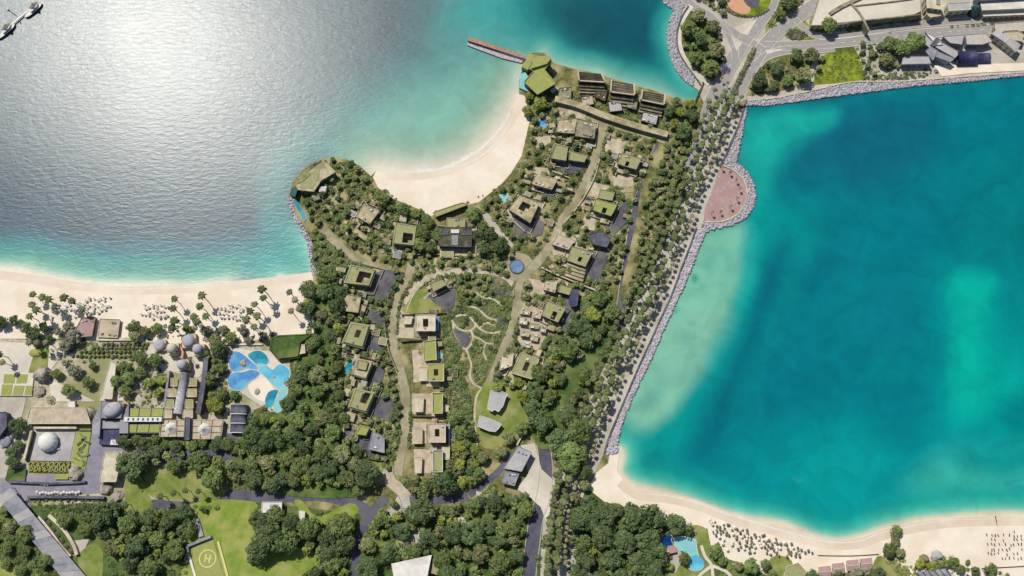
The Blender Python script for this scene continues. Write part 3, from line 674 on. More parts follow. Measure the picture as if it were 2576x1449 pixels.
def pool_at(pts, m, label, name='pool', cat='pool', coping='paving', sm=0, group=None):
    if sm: pts = smooth(pts, sm)
    z = lev(); P = UL(pts, z); c = centroid(P); root = empty(name, (c.x, c.y, GZ), label, cat, group)
    AVOID.append([(p.x, p.y) for p in P])
    mw = MB(); mw.prism(P, z-.4, z+.12); mw.build('water', M[m], root)
    mk = MB(); n = len(P)
    O = shrink(P, -.5)
    vs = [(p.x,p.y,z+.2) for p in P]+[(p.x,p.y,z+.2) for p in O]+[(p.x,p.y,z-.5) for p in P]+[(p.x,p.y,z-.5) for p in O]
    fs = []
    for i in range(n):
        j = (i+1) % n; fs += [(i, j, n+j, n+i), (i, 2*n+i, 2*n+j, j), (n+i, n+j, 3*n+j, 3*n+i)]
    mk.add(vs, fs); mk.build('coping', M[coping], root); return root

def yard_edge(root, P, z):
    roofbits(int(abs(P[0].x*13)) % 1000, 2)(root, P, z)
def hit(x, y):
    for Q in AVOID:
        if abs(Q[0][0]-x) < 70 and abs(Q[0][1]-y) < 70 and inside(x, y, Q): return True
    return False
def grounds():
    """terraces, wings, pergolas and plot walls that belong to each villa"""
    for n, (root, P, z) in enumerate(LATE):
        rr = random.Random(n*17+3); q = P[:4]; tone = rr.choice(['beige','tan','stone','beige'])
        cream = root.get('group') == 'cream terrace villas'
        ex = (q[1]-q[0]); ey = (q[3]-q[0]); W = ex.length; D = ey.length
        for k,(s0,s1,t0,t1) in enumerate([(-.2,1.16,-.18,1.32)] if not cream else [(-.2,1.15,-.1,1.3)]):
            T_ = [bil(q, s+rr.uniform(-.06,.06), t+rr.uniform(-.06,.06)) for s,t in ((s0,t0),(s1,t0),(s1,t1),(s0,t1))]
            if k == 1 and hit(*(centroid(T_).xy)): continue
            zz = GZ+.5+rr.uniform(0,.12)-k*.15
            mb = MB(); mb.prism(T_, GZ-.2, zz); mb.build('terrace', M['paving_slate' if k else tone], root)
            if k == 0 and not cream:
                mw = MB()
                for i in range(4):
                    a, b = T_[i], T_[(i+1)%4]; g = rr.uniform(.1,.5); mw.bar(a, a+(b-a)*g, .45, GZ, GZ+1.9); mw.bar(a+(b-a)*min(.95,g+.2), b, .45, GZ, GZ+1.9)
                mw.build('garden_wall', M[rr.choice(['beige','stone','cream'])], root)
        spots = [(-.3,.3),(-.3,.85),(1.3,.2),(1.32,.8),(.25,1.35),(.8,1.4),(.3,-.28),(.85,-.3),(1.7,.5)]
        rr.shuffle(spots); made = 0
        for s,t in spots:
            c = bil(q, s, t)
            if hit(c.x, c.y): continue
            a = math.atan2(ex.y, ex.x); sx = rr.uniform(.2,.42)*W; sy = rr.uniform(.18,.4)*D; h = rr.uniform(2.2,4.6)
            kind = rr.random()
            if kind < .62:
                mb = MB(); mb.box(c.x, c.y, GZ-.2, sx, sy, h, a); wng = mb.build('wing', M[rr.choice(['beige','tan','cream','stone','tan','white'])], root)
                mb = MB(); mb.box(c.x, c.y, GZ-.2+h, sx*.8, sy*.78, .25, a); mb.build('wing_roof', M[rr.choice(['green_roof','tan','beige','slate_pale','green_roof'])], wng)
            else:
                mb = MB(); ca, sa = math.cos(a), math.sin(a)
                for i in range(5):
                    o = (i/4-.5)*sy; mb.box(c.x-sa*o, c.y+ca*o, GZ+2.6, sx*1.1, .4, .3, a)
                for i in (-.5,.5): mb.box(c.x+ca*i*sx, c.y+sa*i*sx, GZ, .4, sy, 2.6, a)
                mb.build('pergola', M['cream' if rr.random() < .5 else 'tan'], root)
            made += 1
            if made >= (2 if cream else 7): break
# --- west row of villas
WG = 'villas with planted roofs'
building('villa','green-roofed villa with a large sunken courtyard, below the pale curved footpath end','villa',[(884,668),(942,680),(928,718),(868,711)],7,'stone','green_roof',(.42,.88,.25,.85),1.6,WG,extras=yard_edge,court='tan')
building('villa','villa of stepped tan roof blocks in the west row beside the dense grove','villa',[(872,742),(905,750),(899,784),(856,778)],6,'stone','tan',None,0,WG,extras=roofbits(5,4))
building('garage','small tan flat-roofed annex east of the stepped tan villa','annex',[(904,765),(922,770),(917,785),(899,780)],4,'stone','tan',None,0)
building('villa','green-roofed villa with a narrow dark skylight and bright west eave','villa',[(884,812),(928,820),(912,873),(862,860)],7.5,'cream','green_roof',(.42,.66,.3,.62),2.2,WG,extras=yard_edge)
building('villa','villa with small raised green roof above a pale terrace, beside a teal pool','villa',[(900,903),(936,911),(920,952),(886,940)],7,'cream','tan',None,1.4,WG)
building('roof_pavilion','raised green roof pavilion on the villa beside the teal pool','pavilion',[(901,906),(926,911),(920,931),(897,927)],8.4,'stone','green_roof',None,0,win=False)
building('villa','green-roofed villa with a tan inset terrace at its north end in the west row','villa',[(894,978),(941,990),(921,1036),(878,1023)],7.5,'cream','green_roof',(.45,.8,.1,.6),2.0,WG,court='tan',extras=yard_edge)
building('villa','small lime-roofed villa block beside slate roofs, southernmost of the west row','villa',[(906,1070),(930,1076),(921,1096),(894,1092)],6.5,'white','lime_roof',None,1.2,WG)
building('house','slate flat-roofed house wing right of the small lime-roofed block','house',[(937,1086),(967,1100),(967,1139),(926,1130)],5,'slate_pale','slate_pale',None,0,extras=roofbits(9,3))
# --- centre row
CG = 'cream terrace villas'
building('villa','cream villa with dark square skylight, northernmost of the central row','villa',[(1049,795),(1092,794),(1092,830),(1049,830)],8.5,'cream','cream',(.36,.64,.24,.74),0,CG,extras=roofbits(11,2))
building('villa','narrow cream villa with a long green roof strip beside a pale lilac pool','villa',[(1067,862),(1094,858),(1096,902),(1068,904)],7,'cream','lime_roof',None,0,CG,par=.9)
building('villa','yellow-green villa with dark square skylight in the middle of the central row','villa',[(1079,918),(1114,918),(1114,956),(1079,956)],8.5,'cream','lime_roof',(.36,.64,.3,.68),0,CG,extras=roofbits(13,1))
building('villa','narrow villa with dark-framed green roof strip north of the cream skylight villa','villa',[(1090,992),(1112,992),(1112,1037),(1090,1037)],7,'cream','lime_roof',None,0,CG,par=1.2)
building('villa','cream villa with a central dark skylight south of the narrow dark-framed villa','villa',[(1081,1069),(1118,1069),(1118,1110),(1081,1110)],8.5,'cream','beige',(.36,.64,.28,.68),0,CG,extras=roofbits(15,1))
building('villa','narrow pale green-roofed villa at the south end of the central row','villa',[(1091,1136),(1112,1136),(1112,1184),(1091,1184)],7,'white','green_roof',None,0,CG,par=1.2)
for k,(pts,lb) in enumerate([([(1112,1122),(1131,1122),(1131,1156),(1112,1156)],'white annex right of the southernmost narrow villa'),([(1112,1019),(1128,1019),(1128,1035),(1112,1035)],'white annex beside the narrow dark-framed green roof villa'),
        ([(1038,1076),(1062,1076),(1062,1116),(1038,1116)],'low tan patio house left of the cream skylight villa'),([(1018,796),(1038,796),(1034,815),(1014,815)],'cream garden room left of the northernmost central villa'),
        ([(1042,1150),(1062,1150),(1060,1190),(1044,1190)],'low cream patio house left of the southernmost narrow villa'),([(1042,998),(1066,998),(1064,1036),(1042,1036)],'low cream patio house left of the narrow dark-framed villa'),
        ([(1054,924),(1074,924),(1074,958),(1054,958)],'cream terrace block left of the yellow-green skylight villa')]):
    building('annex',lb,'annex',pts,3.6,'cream','cream' if k not in (2,) else 'beige',None,0,par=.3)
pool_at([(1093,886),(1112,886),(1112,901),(1093,901)],'pool_pale','small pale lilac pool beside the narrow green-strip villa','pool','pool',group=None)
# --- east row
building('villa','green-roofed villa with dark square courtyard beside the south end of the village road','villa',[(1313,890),(1352,906),(1335,950),(1291,936)],7.5,'cream','green_roof',(.4,.64,.3,.72),0,WG,extras=yard_edge)
building('villa','green-roofed villa with a notched courtyard beside a navy pavilion','villa',[(1378,760),(1419,776),(1402,808),(1366,792)],7,'stone','green_roof',(.5,.74,.45,.95),0,WG,extras=yard_edge)
building('villa','green-roofed villa with small dark notch above striped tan terraces','villa',[(1441,623),(1486,636),(1470,668),(1430,654)],7,'stone','green_roof',(.5,.68,.5,.8),0,WG,extras=yard_edge)
building('villa','bright green-roofed villa with triangular dark notch, middle of the east row','villa',[(1501,503),(1548,516),(1535,541),(1495,528)],7,'stone','lime_roof',(.45,.66,.5,.96),0,WG)
building('villa','sage green-roofed villa with dark notch at the north end of the east row','villa',[(1567,388),(1609,400),(1598,424),(1556,411)],7,'stone','green_roof',(.38,.55,.55,.96),0,WG,extras=yard_edge)
building('house','small olive-roofed house north of the bright notched villa','house',[(1510,476),(1546,484),(1540,505),(1504,498)],5,'stone','green_roof',None,0)
building('house','pale tan flat-roofed house north of the striped tan terraces','house',[(1404,588),(1446,605),(1430,628),(1388,614)],5,'beige','beige',None,0,extras=roofbits(21,4))
building('house','pale tan house with broken roofline, west of the navy pavilion','house',[(1372,708),(1402,706),(1396,736),(1366,728)],5,'beige','beige',None,0,extras=roofbits(22,3))
building('house','olive-roofed house wing between tan house and navy pavilion','house',[(1410,716),(1438,724),(1432,742),(1404,734)],5.5,'stone','green_roof',None,0)
building('house','pale terrace house beside the green villa at the end of the village road','house',[(1262,896),(1292,888),(1288,920),(1256,932)],4.5,'beige','cream',None,0,extras=roofbits(24,3))
building('pavilion','navy blue roofed pavilion at the edge of the east grove','pavilion',[(1438,728),(1456,730),(1452,768),(1440,772),(1430,760)],6,'slate','navy',None,0,win=False)
building('pavilion','dark blue-grey roofed pavilion north-east of the striped tan terraces','pavilion',[(1480,590),(1510,582),(1538,600),(1526,622),(1490,614)],6,'slate','slate',None,0,win=False,extras=None)
for k in range(4):
    building('terrace_shed',['first','second','third','fourth'][k]+' long tan terrace roof south of the green villa, counted from the north','terrace roof',[(1428-k*2,660+k*9),(1474-k*2,676+k*9),(1472-k*2,682+k*9),(1426-k*2,666+k*9)],4.5-k*.4,'stone','tan',None,0,win=False,par=.2,group='striped tan terrace roofs')
# --- middle villas
building('villa','green-roofed villa with sharp west gable above a dark forecourt, left of the main village road','villa',[(1400,366),(1426,372),(1422,402),(1388,396)],7,'stone','green_roof',None,0,WG)
building('villa','split green roof wing facing the village road beside the dark forecourt','villa wing',[(1436,380),(1478,392),(1470,408),(1430,402)],6,'stone','green_roof',None,0,WG)
building('villa','olive-roofed villa with dark courtyard beside the small pale-blue pool','villa',[(1308,494),(1352,512),(1332,556),(1284,526)],7,'stone','tan',(.3,.7,.25,.7),0,WG,court='lawn',extras=yard_edge)
building('villa','grey-tan villa with pale beams between two dark forecourts','villa',[(1352,440),(1398,452),(1386,474),(1342,462)],6,'beige','tan',None,0,extras=roofbits(31,6))
building('villa','tan slatted-roof villa beside the cove beach at the north end','villa',[(1408,304),(1448,300),(1442,334),(1402,330)],6,'stone','tan',None,0,extras=roofbits(32,5))
building('villa','weathered dark tan villa west of the T-junction of village roads','villa',[(1456,302),(1496,312),(1492,346),(1450,340)],6,'stone','stone',None,0,extras=roofbits(33,6))
building('villa','square green-roofed villa with planted courtyard south of the cove beach','villa',[(997,562),(1046,570),(1041,616),(990,611)],8,'stone','green_roof',(.42,.85,.42,.88),1.4,WG,court='lawn')
building('villa','tan weathered roof villa with stepped edge on the western headland','villa',[(918,514),(952,532),(930,562),(897,544)],6,'stone','tan',None,.8,WG,extras=roofbits(35,4))
building('house','long narrow tan roof annex south of the weathered headland villa','annex',[(894,572),(926,596),(918,606),(886,582)],4,'stone','tan',None,0)
building('villa','dark glass-roofed villa with a white central skylight, south of the thatched beach lodge','villa',[(1108,575),(1182,575),(1180,618),(1108,616)],7,'slate','dark_stone',None,0,WG,extras=lambda r,P,z:(plant_box(r,P,z,.5,.22,6.5,3,.9,'white','skylight'),plant_box(r,P,z,.5,.68,5,8,.5,'slate_pale','glass_link'),plant_box(r,P,z,.15,.3,8,3.5,.6,'slate','roof_light'),plant_box(r,P,z,.85,.3,8,3.5,.6,'slate','roof_light')))
building('house','planted-roof front wing of the dark glass-roofed villa','villa wing',[(1124,548),(1170,548),(1170,572),(1124,572)],5,'stone','green_roof',None,0,extras=roofbits(37,5))
building('villa','angled green-roofed villa with slate forecourt inside the ring path','villa',[(1086,712),(1110,704),(1122,716),(1094,730)],6.5,'stone','green_roof',None,0,WG)
building('beach_lodge','long ridge-roofed thatched lodge facing the cove beach','lodge',[(1088,534),(1166,508),(1180,514),(1096,546)],5,'dark_stone','green_roof',None,1.2,win=False)

# --- headland house (west knob)
def knob_house():
    z = GZ+8
    P = UL([(814,404),(846,432),(808,454),(790,482),(750,478),(742,466),(768,438)], z); c = centroid(P)
    root = empty('headland_house',(c.x,c.y,GZ),'khaki flat-roofed house with teal glass corners on the western headland','house')
    AVOID.append([(p.x,p.y) for p in P])
    mb = MB(); mb.prism(shrink(P,.8), GZ-.2, z-.3, top=False); mb.build('walls', M['stone'], root)
    mb = MB(); mb.prism(P, z-.35, z, bottom=True); mb.build('roof', M['tan'], root)
    mb = MB(); mb.prism(UL([(768,440),(806,420),(800,450),(786,474),(752,472)],z+.3), z, z+.25); mb.build('planted_roof', M['green_roof'], root)
    mb = MB(); mb.prism(UL([(752,446),(768,430),(782,438),(764,456),(748,462)],z+.2), z, z+.6); mb.build('hedge', M['leaf_olive'], root)
    for q in ([(772,434),(806,403),(812,407),(778,440)],[(728,486),(744,466),(750,472),(742,496)]):
        mb = MB(); mb.prism(UL(q,6), GZ, 6); mb.build('glass_bay', M['teal_glass'], root)
    mb = MB(); mb.prism(UL([(803,470),(822,468),(818,484),(802,482)],5.5), GZ, 5.5); mb.build('skylight', M['white'], root)
    mb = MB(); mb.prism(UL([(782,486),(800,482),(806,500),(790,506)],4.5), GZ, 4.5); mb.build('side_block', M['stone'], root)
    windows(root, ccw(shrink(P,.8)), GZ, 2, 3.4)
knob_house()
def wallseg(name, label, line, h, wd, m, cat='wall', group=None, sm=0, base=None, cap=None):
    L = smooth(line, sm, False) if sm else line
    z = (base or GZ)+h
    P = UL(L, z); c = centroid(P); o = MB()
    for i in range(len(P)-1): o.bar(P[i], P[i+1], wd, GZ-.5, z)
    if cap:
        root = empty(name,(c.x,c.y,GZ),label,cat,group); o.build('wall_body',M[m],root); k = MB()
        for i in range(len(P)-1): k.bar(P[i],P[i+1],wd+.25,z,z+.18)
        k.build('coping',M[cap],root); return root
    ob = o.build(name, M[m], None, (c.x,c.y,GZ)); return tag(ob,label,cat,group)
# --- north head house
def head_house():
    z = GZ+11
    P = UL([(1344,142),(1382,142),(1388,150),(1370,176),(1398,210),(1352,238),(1318,206),(1342,180),(1330,172)], z); c = centroid(P)
    root = empty('headland_house',(c.x,c.y,GZ),'tall olive-roofed stepped house on the northern headland by the jetty','house')
    AVOID.append([(p.x,p.y) for p in P])
    mb = MB(); mb.prism(shrink(P,.7), GZ-.2, z-.3, top=False); mb.build('walls', M['dark_stone'], root)
    mb = MB(); mb.prism(P, z-.35, z, bottom=True); mb.build('roof', M['lime_roof'], root)
    mp = MB()
    for i in range(len(P)): mp.bar(P[i],P[(i+1)%len(P)],.5,z,z+.7)
    mp.build('parapet', M['green_roof'], root)
    mb = MB(); mb.prism(UL([(1340,150),(1346,142),(1382,141),(1386,148),(1376,160),(1336,172)],z+2.4), z, z+2.4); mb.build('upper_storey', M['lime_roof'], root)
    mb = MB(); mb.prism(UL([(1312,168),(1332,134),(1346,138),(1328,176)],6), GZ, 6); mb.build('side_wing', M['lime_roof'], root)
    mb = MB(); mb.prism(UL([(1308,186),(1322,182),(1350,230),(1340,236),(1306,220)],2.4), GZ, 2.4); mb.build('deck', M['pool_pale'], root)
    mb = MB(); mb.prism(UL([(1384,226),(1396,218),(1404,222),(1392,234)],4), GZ, 4); mb.build('canopy', M['white'], root)
    windows(root, ccw(shrink(P,.7)), GZ, 3, 3.4)
head_house()
# --- three ridge-roofed apartment blocks along the north shore
def apartment(label, pts, h, n):
    z = GZ+h; P = UL(pts, z); c = centroid(P); root = empty('apartment_block',(c.x,c.y,GZ),label,'apartments','ridge-roofed blocks on the north shore')
    AVOID.append([(p.x,p.y) for p in P])
    mb = MB(); mb.prism(shrink(P,.3), GZ-.2, z-.4, top=False); mb.build('walls', M['dark_stone'], root)
    mb = MB(); mb.prism(P, z-.4, z, bottom=True); mb.build('roof', M['stone'], root)
    for k in range(n):
        t = (k+.5)/n; a = bil(P,.04,t); b = bil(P,.96,t); d = (b-a); q = Vector((-d.y,d.x,0)).normalized()*(P[3]-P[0]).length/n*.42
        mb = MB(); zz = z+1.4
        vs = [(a-q).to_tuple(),(b-q).to_tuple(),(b+q).to_tuple(),(a+q).to_tuple(),(a.x,a.y,zz+.2),(b.x,b.y,zz+.2)]
        vs = [(v[0],v[1],z if i<4 else v[2]) for i,v in enumerate(vs)]
        mb.add(vs,[(0,1,5,4),(2,3,4,5),(1,2,5),(3,0,4)]); mb.build('roof_ridge', M['tan'] if k%2 else M['stone'], root)
    for s in (0,1):
        mb = MB(); a = bil(P,s,0); b = bil(P,s,1); mb.bar(a,b,1.2,z,z+1.9); mb.build('gable_wall', M['beige'], root)
    mb = MB(); a = bil(P,0,1); b = bil(P,1,1); mb.bar(a,b,1.0,z,z+1.2); mb.build('parapet', M['beige'], root)
    windows(root, ccw(shrink(P,.3)), GZ, 3, 3.2)
    for k in range(5):   # stepped rear terraces below the ridges
        t0 = 1.08+.22*k; A_,B_ = bil(P,.02,t0), bil(P,.98,t0); d = (P[3]-P[0]).normalized()*3
        zz = GZ+h*.72-k*1.7
        if zz < GZ+1: break
        pts_ = [Vector((v.x,v.y,0)) for v in (A_,B_,B_+d,A_+d)]
        mb = MB(); mb.prism(pts_, GZ-.2, zz); mb.build('terrace', M[['dark_stone','stone','green_roof','dark_stone','stone'][k]], root)
apartment('westernmost of three ridge-roofed stone apartment blocks on the north shore',[(1454,180),(1512,186),(1522,208),(1456,204)],9,5)
apartment('middle one of three ridge-roofed stone apartment blocks on the north shore',[(1538,202),(1594,212),(1596,240),(1536,232)],9,5)
apartment('easternmost of three ridge-roofed stone apartment blocks on the north shore',[(1616,228),(1672,238),(1670,264),(1612,252)],9,5)
for k,(pts,lb,m) in enumerate([([(1408,222),(1438,220),(1436,250),(1402,246)],'tan courtyard house between headland house and ridge-roofed blocks','stone'),([(1462,244),(1490,240),(1494,262),(1466,268)],'pale low garden house behind the westernmost ridge-roofed block','beige'),
        ([(1530,256),(1560,252),(1566,278),(1534,282)],'grey low garden house behind the middle ridge-roofed block','grey_roof'),([(1618,282),(1656,290),(1650,314),(1612,304)],'grey low garden house behind the easternmost ridge-roofed block','grey_roof'),
        ([(1580,242),(1606,246),(1600,276),(1576,270)],'brown garden house between middle and easternmost ridge-roofed blocks','stone'),([(1500,216),(1528,222),(1522,254),(1496,244)],'brown garden house between westernmost and middle ridge-roofed blocks','dark_stone')]):
    building('garden_house',lb,'house',pts,4,'dark_stone',m,None,0,extras=roofbits(40+k,5))
wallseg('boundary_wall','long stone wall south of the three ridge-roofed blocks',[(1396,248),(1450,262),(1520,290),(1600,316),(1680,338)],4.5,5,'stone','wall',None,3,cap='tan')
# garden walls between plots
for lb,ln,h,m in [('dark garden wall north of the northernmost cream central villa',[(1010,792),(1122,786)],2.6,'dark_stone'),('dark garden wall south of the northernmost cream central villa',[(1008,858),(1110,852)],2.6,'dark_stone'),
    ('curving dark wall between the third and fourth west row plots',[(858,880),(905,896),(985,916)],3.4,'dark_stone'),('garden wall curving along the west village road',[(966,800),(972,860),(988,910),(998,930)],2.6,'stone'),
    ('dark wall south of the narrow dark-framed villa',[(1036,1046),(1140,1050)],2.4,'dark_stone'),('tan wall running from the round pond to the navy pavilion',[(1362,672),(1400,690),(1498,730)],3,'cream'),
    ('dark curved wall below the slate house wing',[(890,1138),(920,1152),(964,1158)],2.4,'dark_stone'),('cream wall east of the cream skylight villa',[(1130,1060),(1130,1124)],2.4,'cream'),
    ('tan wall beside the sage green-roofed villa',[(1572,366),(1548,440)],2.4,'beige'),('pale beam wall between dark forecourts left of the village road',[(1386,428),(1440,450)],2.4,'beige'),
    ('pale wall along the yard of the olive-roofed courtyard villa',[(1284,548),(1320,582)],2.2,'beige'),('tan kerb wall on the right of the village road',[(1508,400),(1494,450),(1460,510),(1420,560)],1.6,'beige'),
    ('low wall around the grey lawn roofs south of the peninsula',[(1322,1082),(1300,1120)],2,'white')]:
    wallseg('garden_wall',lb,ln,h,.9,m,'wall',None,3 if len(ln)>2 else 0)
# small pools on the peninsula
VP='villa pools'
for pts,m,lb in [([(866,678),(880,668),(884,676),(864,712),(858,708)],'pool_teal','teal slit pool against the first green-roofed villa of the west row'),([(868,920),(884,904),(890,914),(880,944),(866,938)],'pool_teal','teal pool beside the villa with a raised roof pavilion'),
    ([(864,1076),(886,1066),(896,1072),(882,1104),(866,1094)],'slate','dark grey-blue pool beside the small lime-roofed block'),([(736,505),(744,500),(772,548),(764,556)],'pool_teal','long teal pool on the seaward edge of the western headland'),
    ([(1256,490),(1278,488),(1282,504),(1266,514)],'pool_pale','small pale-blue pool beside the olive-roofed courtyard villa'),([(1352,304),(1368,296),(1378,314),(1366,326)],'pool_blue','small blue pool among shrubs at the north end of the cove beach'),
    ([(1096,798),(1104,798),(1104,830),(1096,830)],'pool_blue','narrow blue pool standing for the bluish shade right of the northernmost cream central villa'),([(1124,1070),(1140,1072),(1138,1106),(1122,1104)],'pool_navy','dark blue pool right of the cream skylight villa')]:  # the northernmost villa's blue pool paints in the bluish shade beside it
    pool_at(pts,m,lb)
def roundpond():
    c = U(1300,671); root = empty('round_pond',(c.x,c.y,GZ),'round blue pond with dark rim at the centre of the village','pond')
    z = lev(); mb = MB(); mb.lathe(c.x,c.y,[(5.8,z-.4),(5.8,z+.5),(5.2,z+.5),(5.2,z+.1)],28); mb.build('rim',M['dark_stone'],root)
    mb = MB(); mb.lathe(c.x,c.y,[(5.2,z),(5.2,z+.2)],28); mb.build('water',M['grey_pool'],root)
    AVOID.append([(c.x+8*math.cos(a*.6),c.y+8*math.sin(a*.6)) for a in range(10)])
roundpond()
# grey roofs south-east
building('flat_roof_house','large pale grey flat roof with notched corners in the lime garden','house',[(1234,983),(1262,984),(1278,993),(1272,1000),(1266,1020),(1254,1036),(1244,1030),(1238,1035),(1226,1028)],5,'white','grey_roof',None,0,par=.3)
building('flat_roof_house','smaller pale grey roof with notched edge below the large grey roof','house',[(1207,1046),(1230,1052),(1262,1067),(1254,1078),(1246,1086),(1230,1084),(1201,1072)],5,'white','grey_roof',None,0,par=.3)
building('flat_roof_house','grey flat-roofed building beside the south approach road','building',[(1304,1122),(1337,1138),(1312,1186),(1266,1178)],7,'slate_pale','grey_roof',None,0,par=.5,extras=roofbits(50,3))
building('house','pitched grey house fragment south of the grey flat-roofed building','house',[(1268,1184),(1306,1192),(1294,1222),(1262,1214)],5,'slate_pale','slate_pale',None,0,extras=roofbits(51,5))

for k,(u,v,w_,h_,m) in enumerate([(1322,782,26,14,'tan'),(1352,792,20,14,'beige'),(1318,806,20,16,'cream'),(1346,818,24,12,'green_roof'),(1368,826,14,16,'tan'),(1322,838,22,12,'beige'),(1346,848,18,16,'tan'),(1326,866,20,12,'cream')]):
    building('terrace_house',['northernmost','second','third','fourth','fifth','sixth','seventh','southernmost'][k]+' low terrace house from the north between village road and east grove','house',[(u-w_/2,v-h_/2),(u+w_/2,v-h_/2+3),(u+w_/2-3,v+h_/2+3),(u-w_/2-3,v+h_/2)],3+k%3*.7,'beige',m,None,0,par=.35,extras=roofbits(80+k,3))
def patches():
    rr = random.Random(44); n = 0; tr = 0
    zones = [[(1340,260),(1500,300),(1440,440),(1340,600),(1220,570),(1300,440)],[(1520,310),(1660,350),(1590,580),(1530,720),(1370,690),(1400,570),(1500,460)],[(1320,700),(1430,700),(1400,860),(1340,950),(1260,940),(1300,800)],[(840,480),(980,540),(960,650),(850,590)],[(1020,640),(1280,640),(1280,670),(1040,690)]]
    while n < 64 and tr < 2000:
        tr += 1; z = zones[min(4, int(rr.random()*5.6)) if rr.random() > .5 else rr.choice((0,1,2))]
        u = rr.uniform(min(a for a,b in z), max(a for a,b in z)); v = rr.uniform(min(b for a,b in z), max(b for a,b in z))
        w_ = U(u,v)
        if not inside(u,v,z) or hit(w_.x,w_.y): continue
        a = rr.choice((.28,.5,1.85,-.25)); l = rr.uniform(7,17); k = rr.uniform(3.5,9); c_, s_ = math.cos(a), math.sin(a)
        pts = [(u+x*l*c_-y*k*s_+rr.uniform(-1.5,1.5), v+x*l*s_+y*k*c_+rr.uniform(-1.5,1.5)) for x,y in ((-.5,-.5),(.1,-.6),(.5,-.4),(.5,.5),(-.1,.6),(-.5,.4))]
        sheet('paving', pts, M[rr.choice(['tan','beige','beige','stone','tan_road'])], z=GZ+.3+.005*n); AVOID.append([(q.x,q.y) for q in UL(pts)]); n += 1
grounds(); patches()
# ------------------------------------------------------------------ the resort in the south-west
def Z(u, v): return (u, v)
def thing_mesh(name, label, cat, mb, m, loc, group=None, kind=None):
    return tag(mb.build(name, M[m], None, loc), label, cat, group, kind)
# parterre of lawn panels
def parterre():
    z = GZ+1.2; P = UL([(0,938),(85,938),(80,996),(-8,996)], z); c = centroid(P)
    root = empty('parterre',(c.x,c.y,GZ),'pale raised terrace carrying five square lawn panels at the left edge','terrace')
    AVOID.append([(p.x,p.y) for p in P])
    mb = MB(); mb.prism(P, GZ-.2, z); mb.build('terrace_slab', M['paving'], root)
    for q in ([(10,941),(39,941),(36,964),(8,964)],[(44,941),(70,942),(66,964),(40,964)],[(5,967),(32,967),(27,994),(2,994)],[(37,970),(62,970),(56,994),(31,994)],[(66,970),(83,971),(79,993),(61,993)]):
        mb = MB(); mb.prism(UL(q,z+.25), z-.1, z+.25); mb.build('lawn_panel', M['lime_roof'], root)
parterre()
def boulder(u, v, r, label, h=1.0, seed=1, flat=.8, group=None):
    c = U(u, v); bm = bmesh.new(); bmesh.ops.create_icosphere(bm, subdivisions=3, radius=1)
    for vt in bm.verts:
        p = vt.co; n = 1+.3*noise.noise(p*1.3+Vector((seed*3.1,0,0)))+.14*noise.noise(p*3.1+Vector((seed,5,0)))
        q = Vector((round(p.x*2.2)/2.2, round(p.y*2.2)/2.2, round(p.z*2.2)/2.2)); p = p.lerp(q,.3)
        vt.co = Vector((p.x*n*r, p.y*n*r, max(-.4,p.z*n*flat)*r*h))
    me = bpy.data.meshes.new('boulder'); bm.to_mesh(me); bm.free(); me.materials.append(M['boulder'])
    o = bpy.data.objects.new('boulder', me); COL.objects.link(o); o.location = (c.x,c.y,GZ); tag(o,label,'boulder',group)
    AVOID.append([(c.x+r*math.cos(a*.8),c.y+r*math.sin(a*.8)) for a in range(8)])
boulder(194,1192,5.6,'large pale faceted boulder at the corner of the lettered hedge lawn',1.1,2)
boulder(269,1229,5.2,'round grey boulder at the foot of the cream flat roof',1,3)
boulder(297,1249,4.6,'pale boulder right of the round grey boulder by the cream roof',.7,4)
boulder(279,1262,2.0,'small white rock below the round grey boulder',1,5)
boulder(228,1042,5.4,'beige boulder-shaped dome rock at the right end of the long beige roof',1.2,6)
boulder(113,945,6.5,'tall grey-brown rock tower right of the five lawn panels',1.7,7)
boulder(100,985,4.5,'dark brown rock beneath the grey-brown rock tower',.8,8)
def roundtower(u,v,r,h,dh,label,wm='cream',dm='grey_roof',nm='domed_tower'):
    c = U(u,v,GZ+h); root = empty(nm,(c.x,c.y,GZ),label,'domed tower')
    AVOID.append([(c.x+r*math.cos(a*.8),c.y+r*math.sin(a*.8)) for a in range(8)])
    mb = MB(); mb.box(c.x,c.y,GZ-.2,r*2.1,r*2.1,h*.7,.1); mb.build('base',M[wm],root)
    mb = MB(); mb.lathe(c.x,c.y,[(r,GZ),(r,GZ+h)],24); mb.build('drum',M[wm],root)
    mb = MB(); mb.dome(c.x,c.y,GZ+h,r*.96,dh,24,8); mb.build('dome',M[dm],root,shade=True)
    mb = MB(); mb.tube((c.x,c.y,GZ+h+dh*.95),(c.x,c.y,GZ+h+dh+1.2),.25,.05); mb.build('finial',M['cream'],root)
    for k in range(8):
        a = k*math.pi/4+.2; mb = MB(); x,y = c.x+(r+.02)*math.cos(a),c.y+(r+.02)*math.sin(a); mb.box(x,y,GZ+h-2.2,.25,.9,1.6,a); mb.build('window',M['glass'],root)
roundtower(432,876,4.0,10,3.6,'cream-domed round tower, left of the pair by the pool garden','cream','dome_cream')
roundtower(497,878,4.0,10,3.6,'grey-domed round tower, right of the pair by the pool garden','cream','dome_grey')
roundtower(458,917,4.0,9,3.4,'grey-green domed tower at the head of the vaulted corridor','cream','dome_grey')
roundtower(473,856,5.0,6,2.4,'wide low lilac dome behind the twin domed towers','cream','dome_grey','low_dome')
roundtower(400,868,4.2,5,1.6,'low lilac round roof left of the cream domed tower','cream','dome_grey','low_dome')
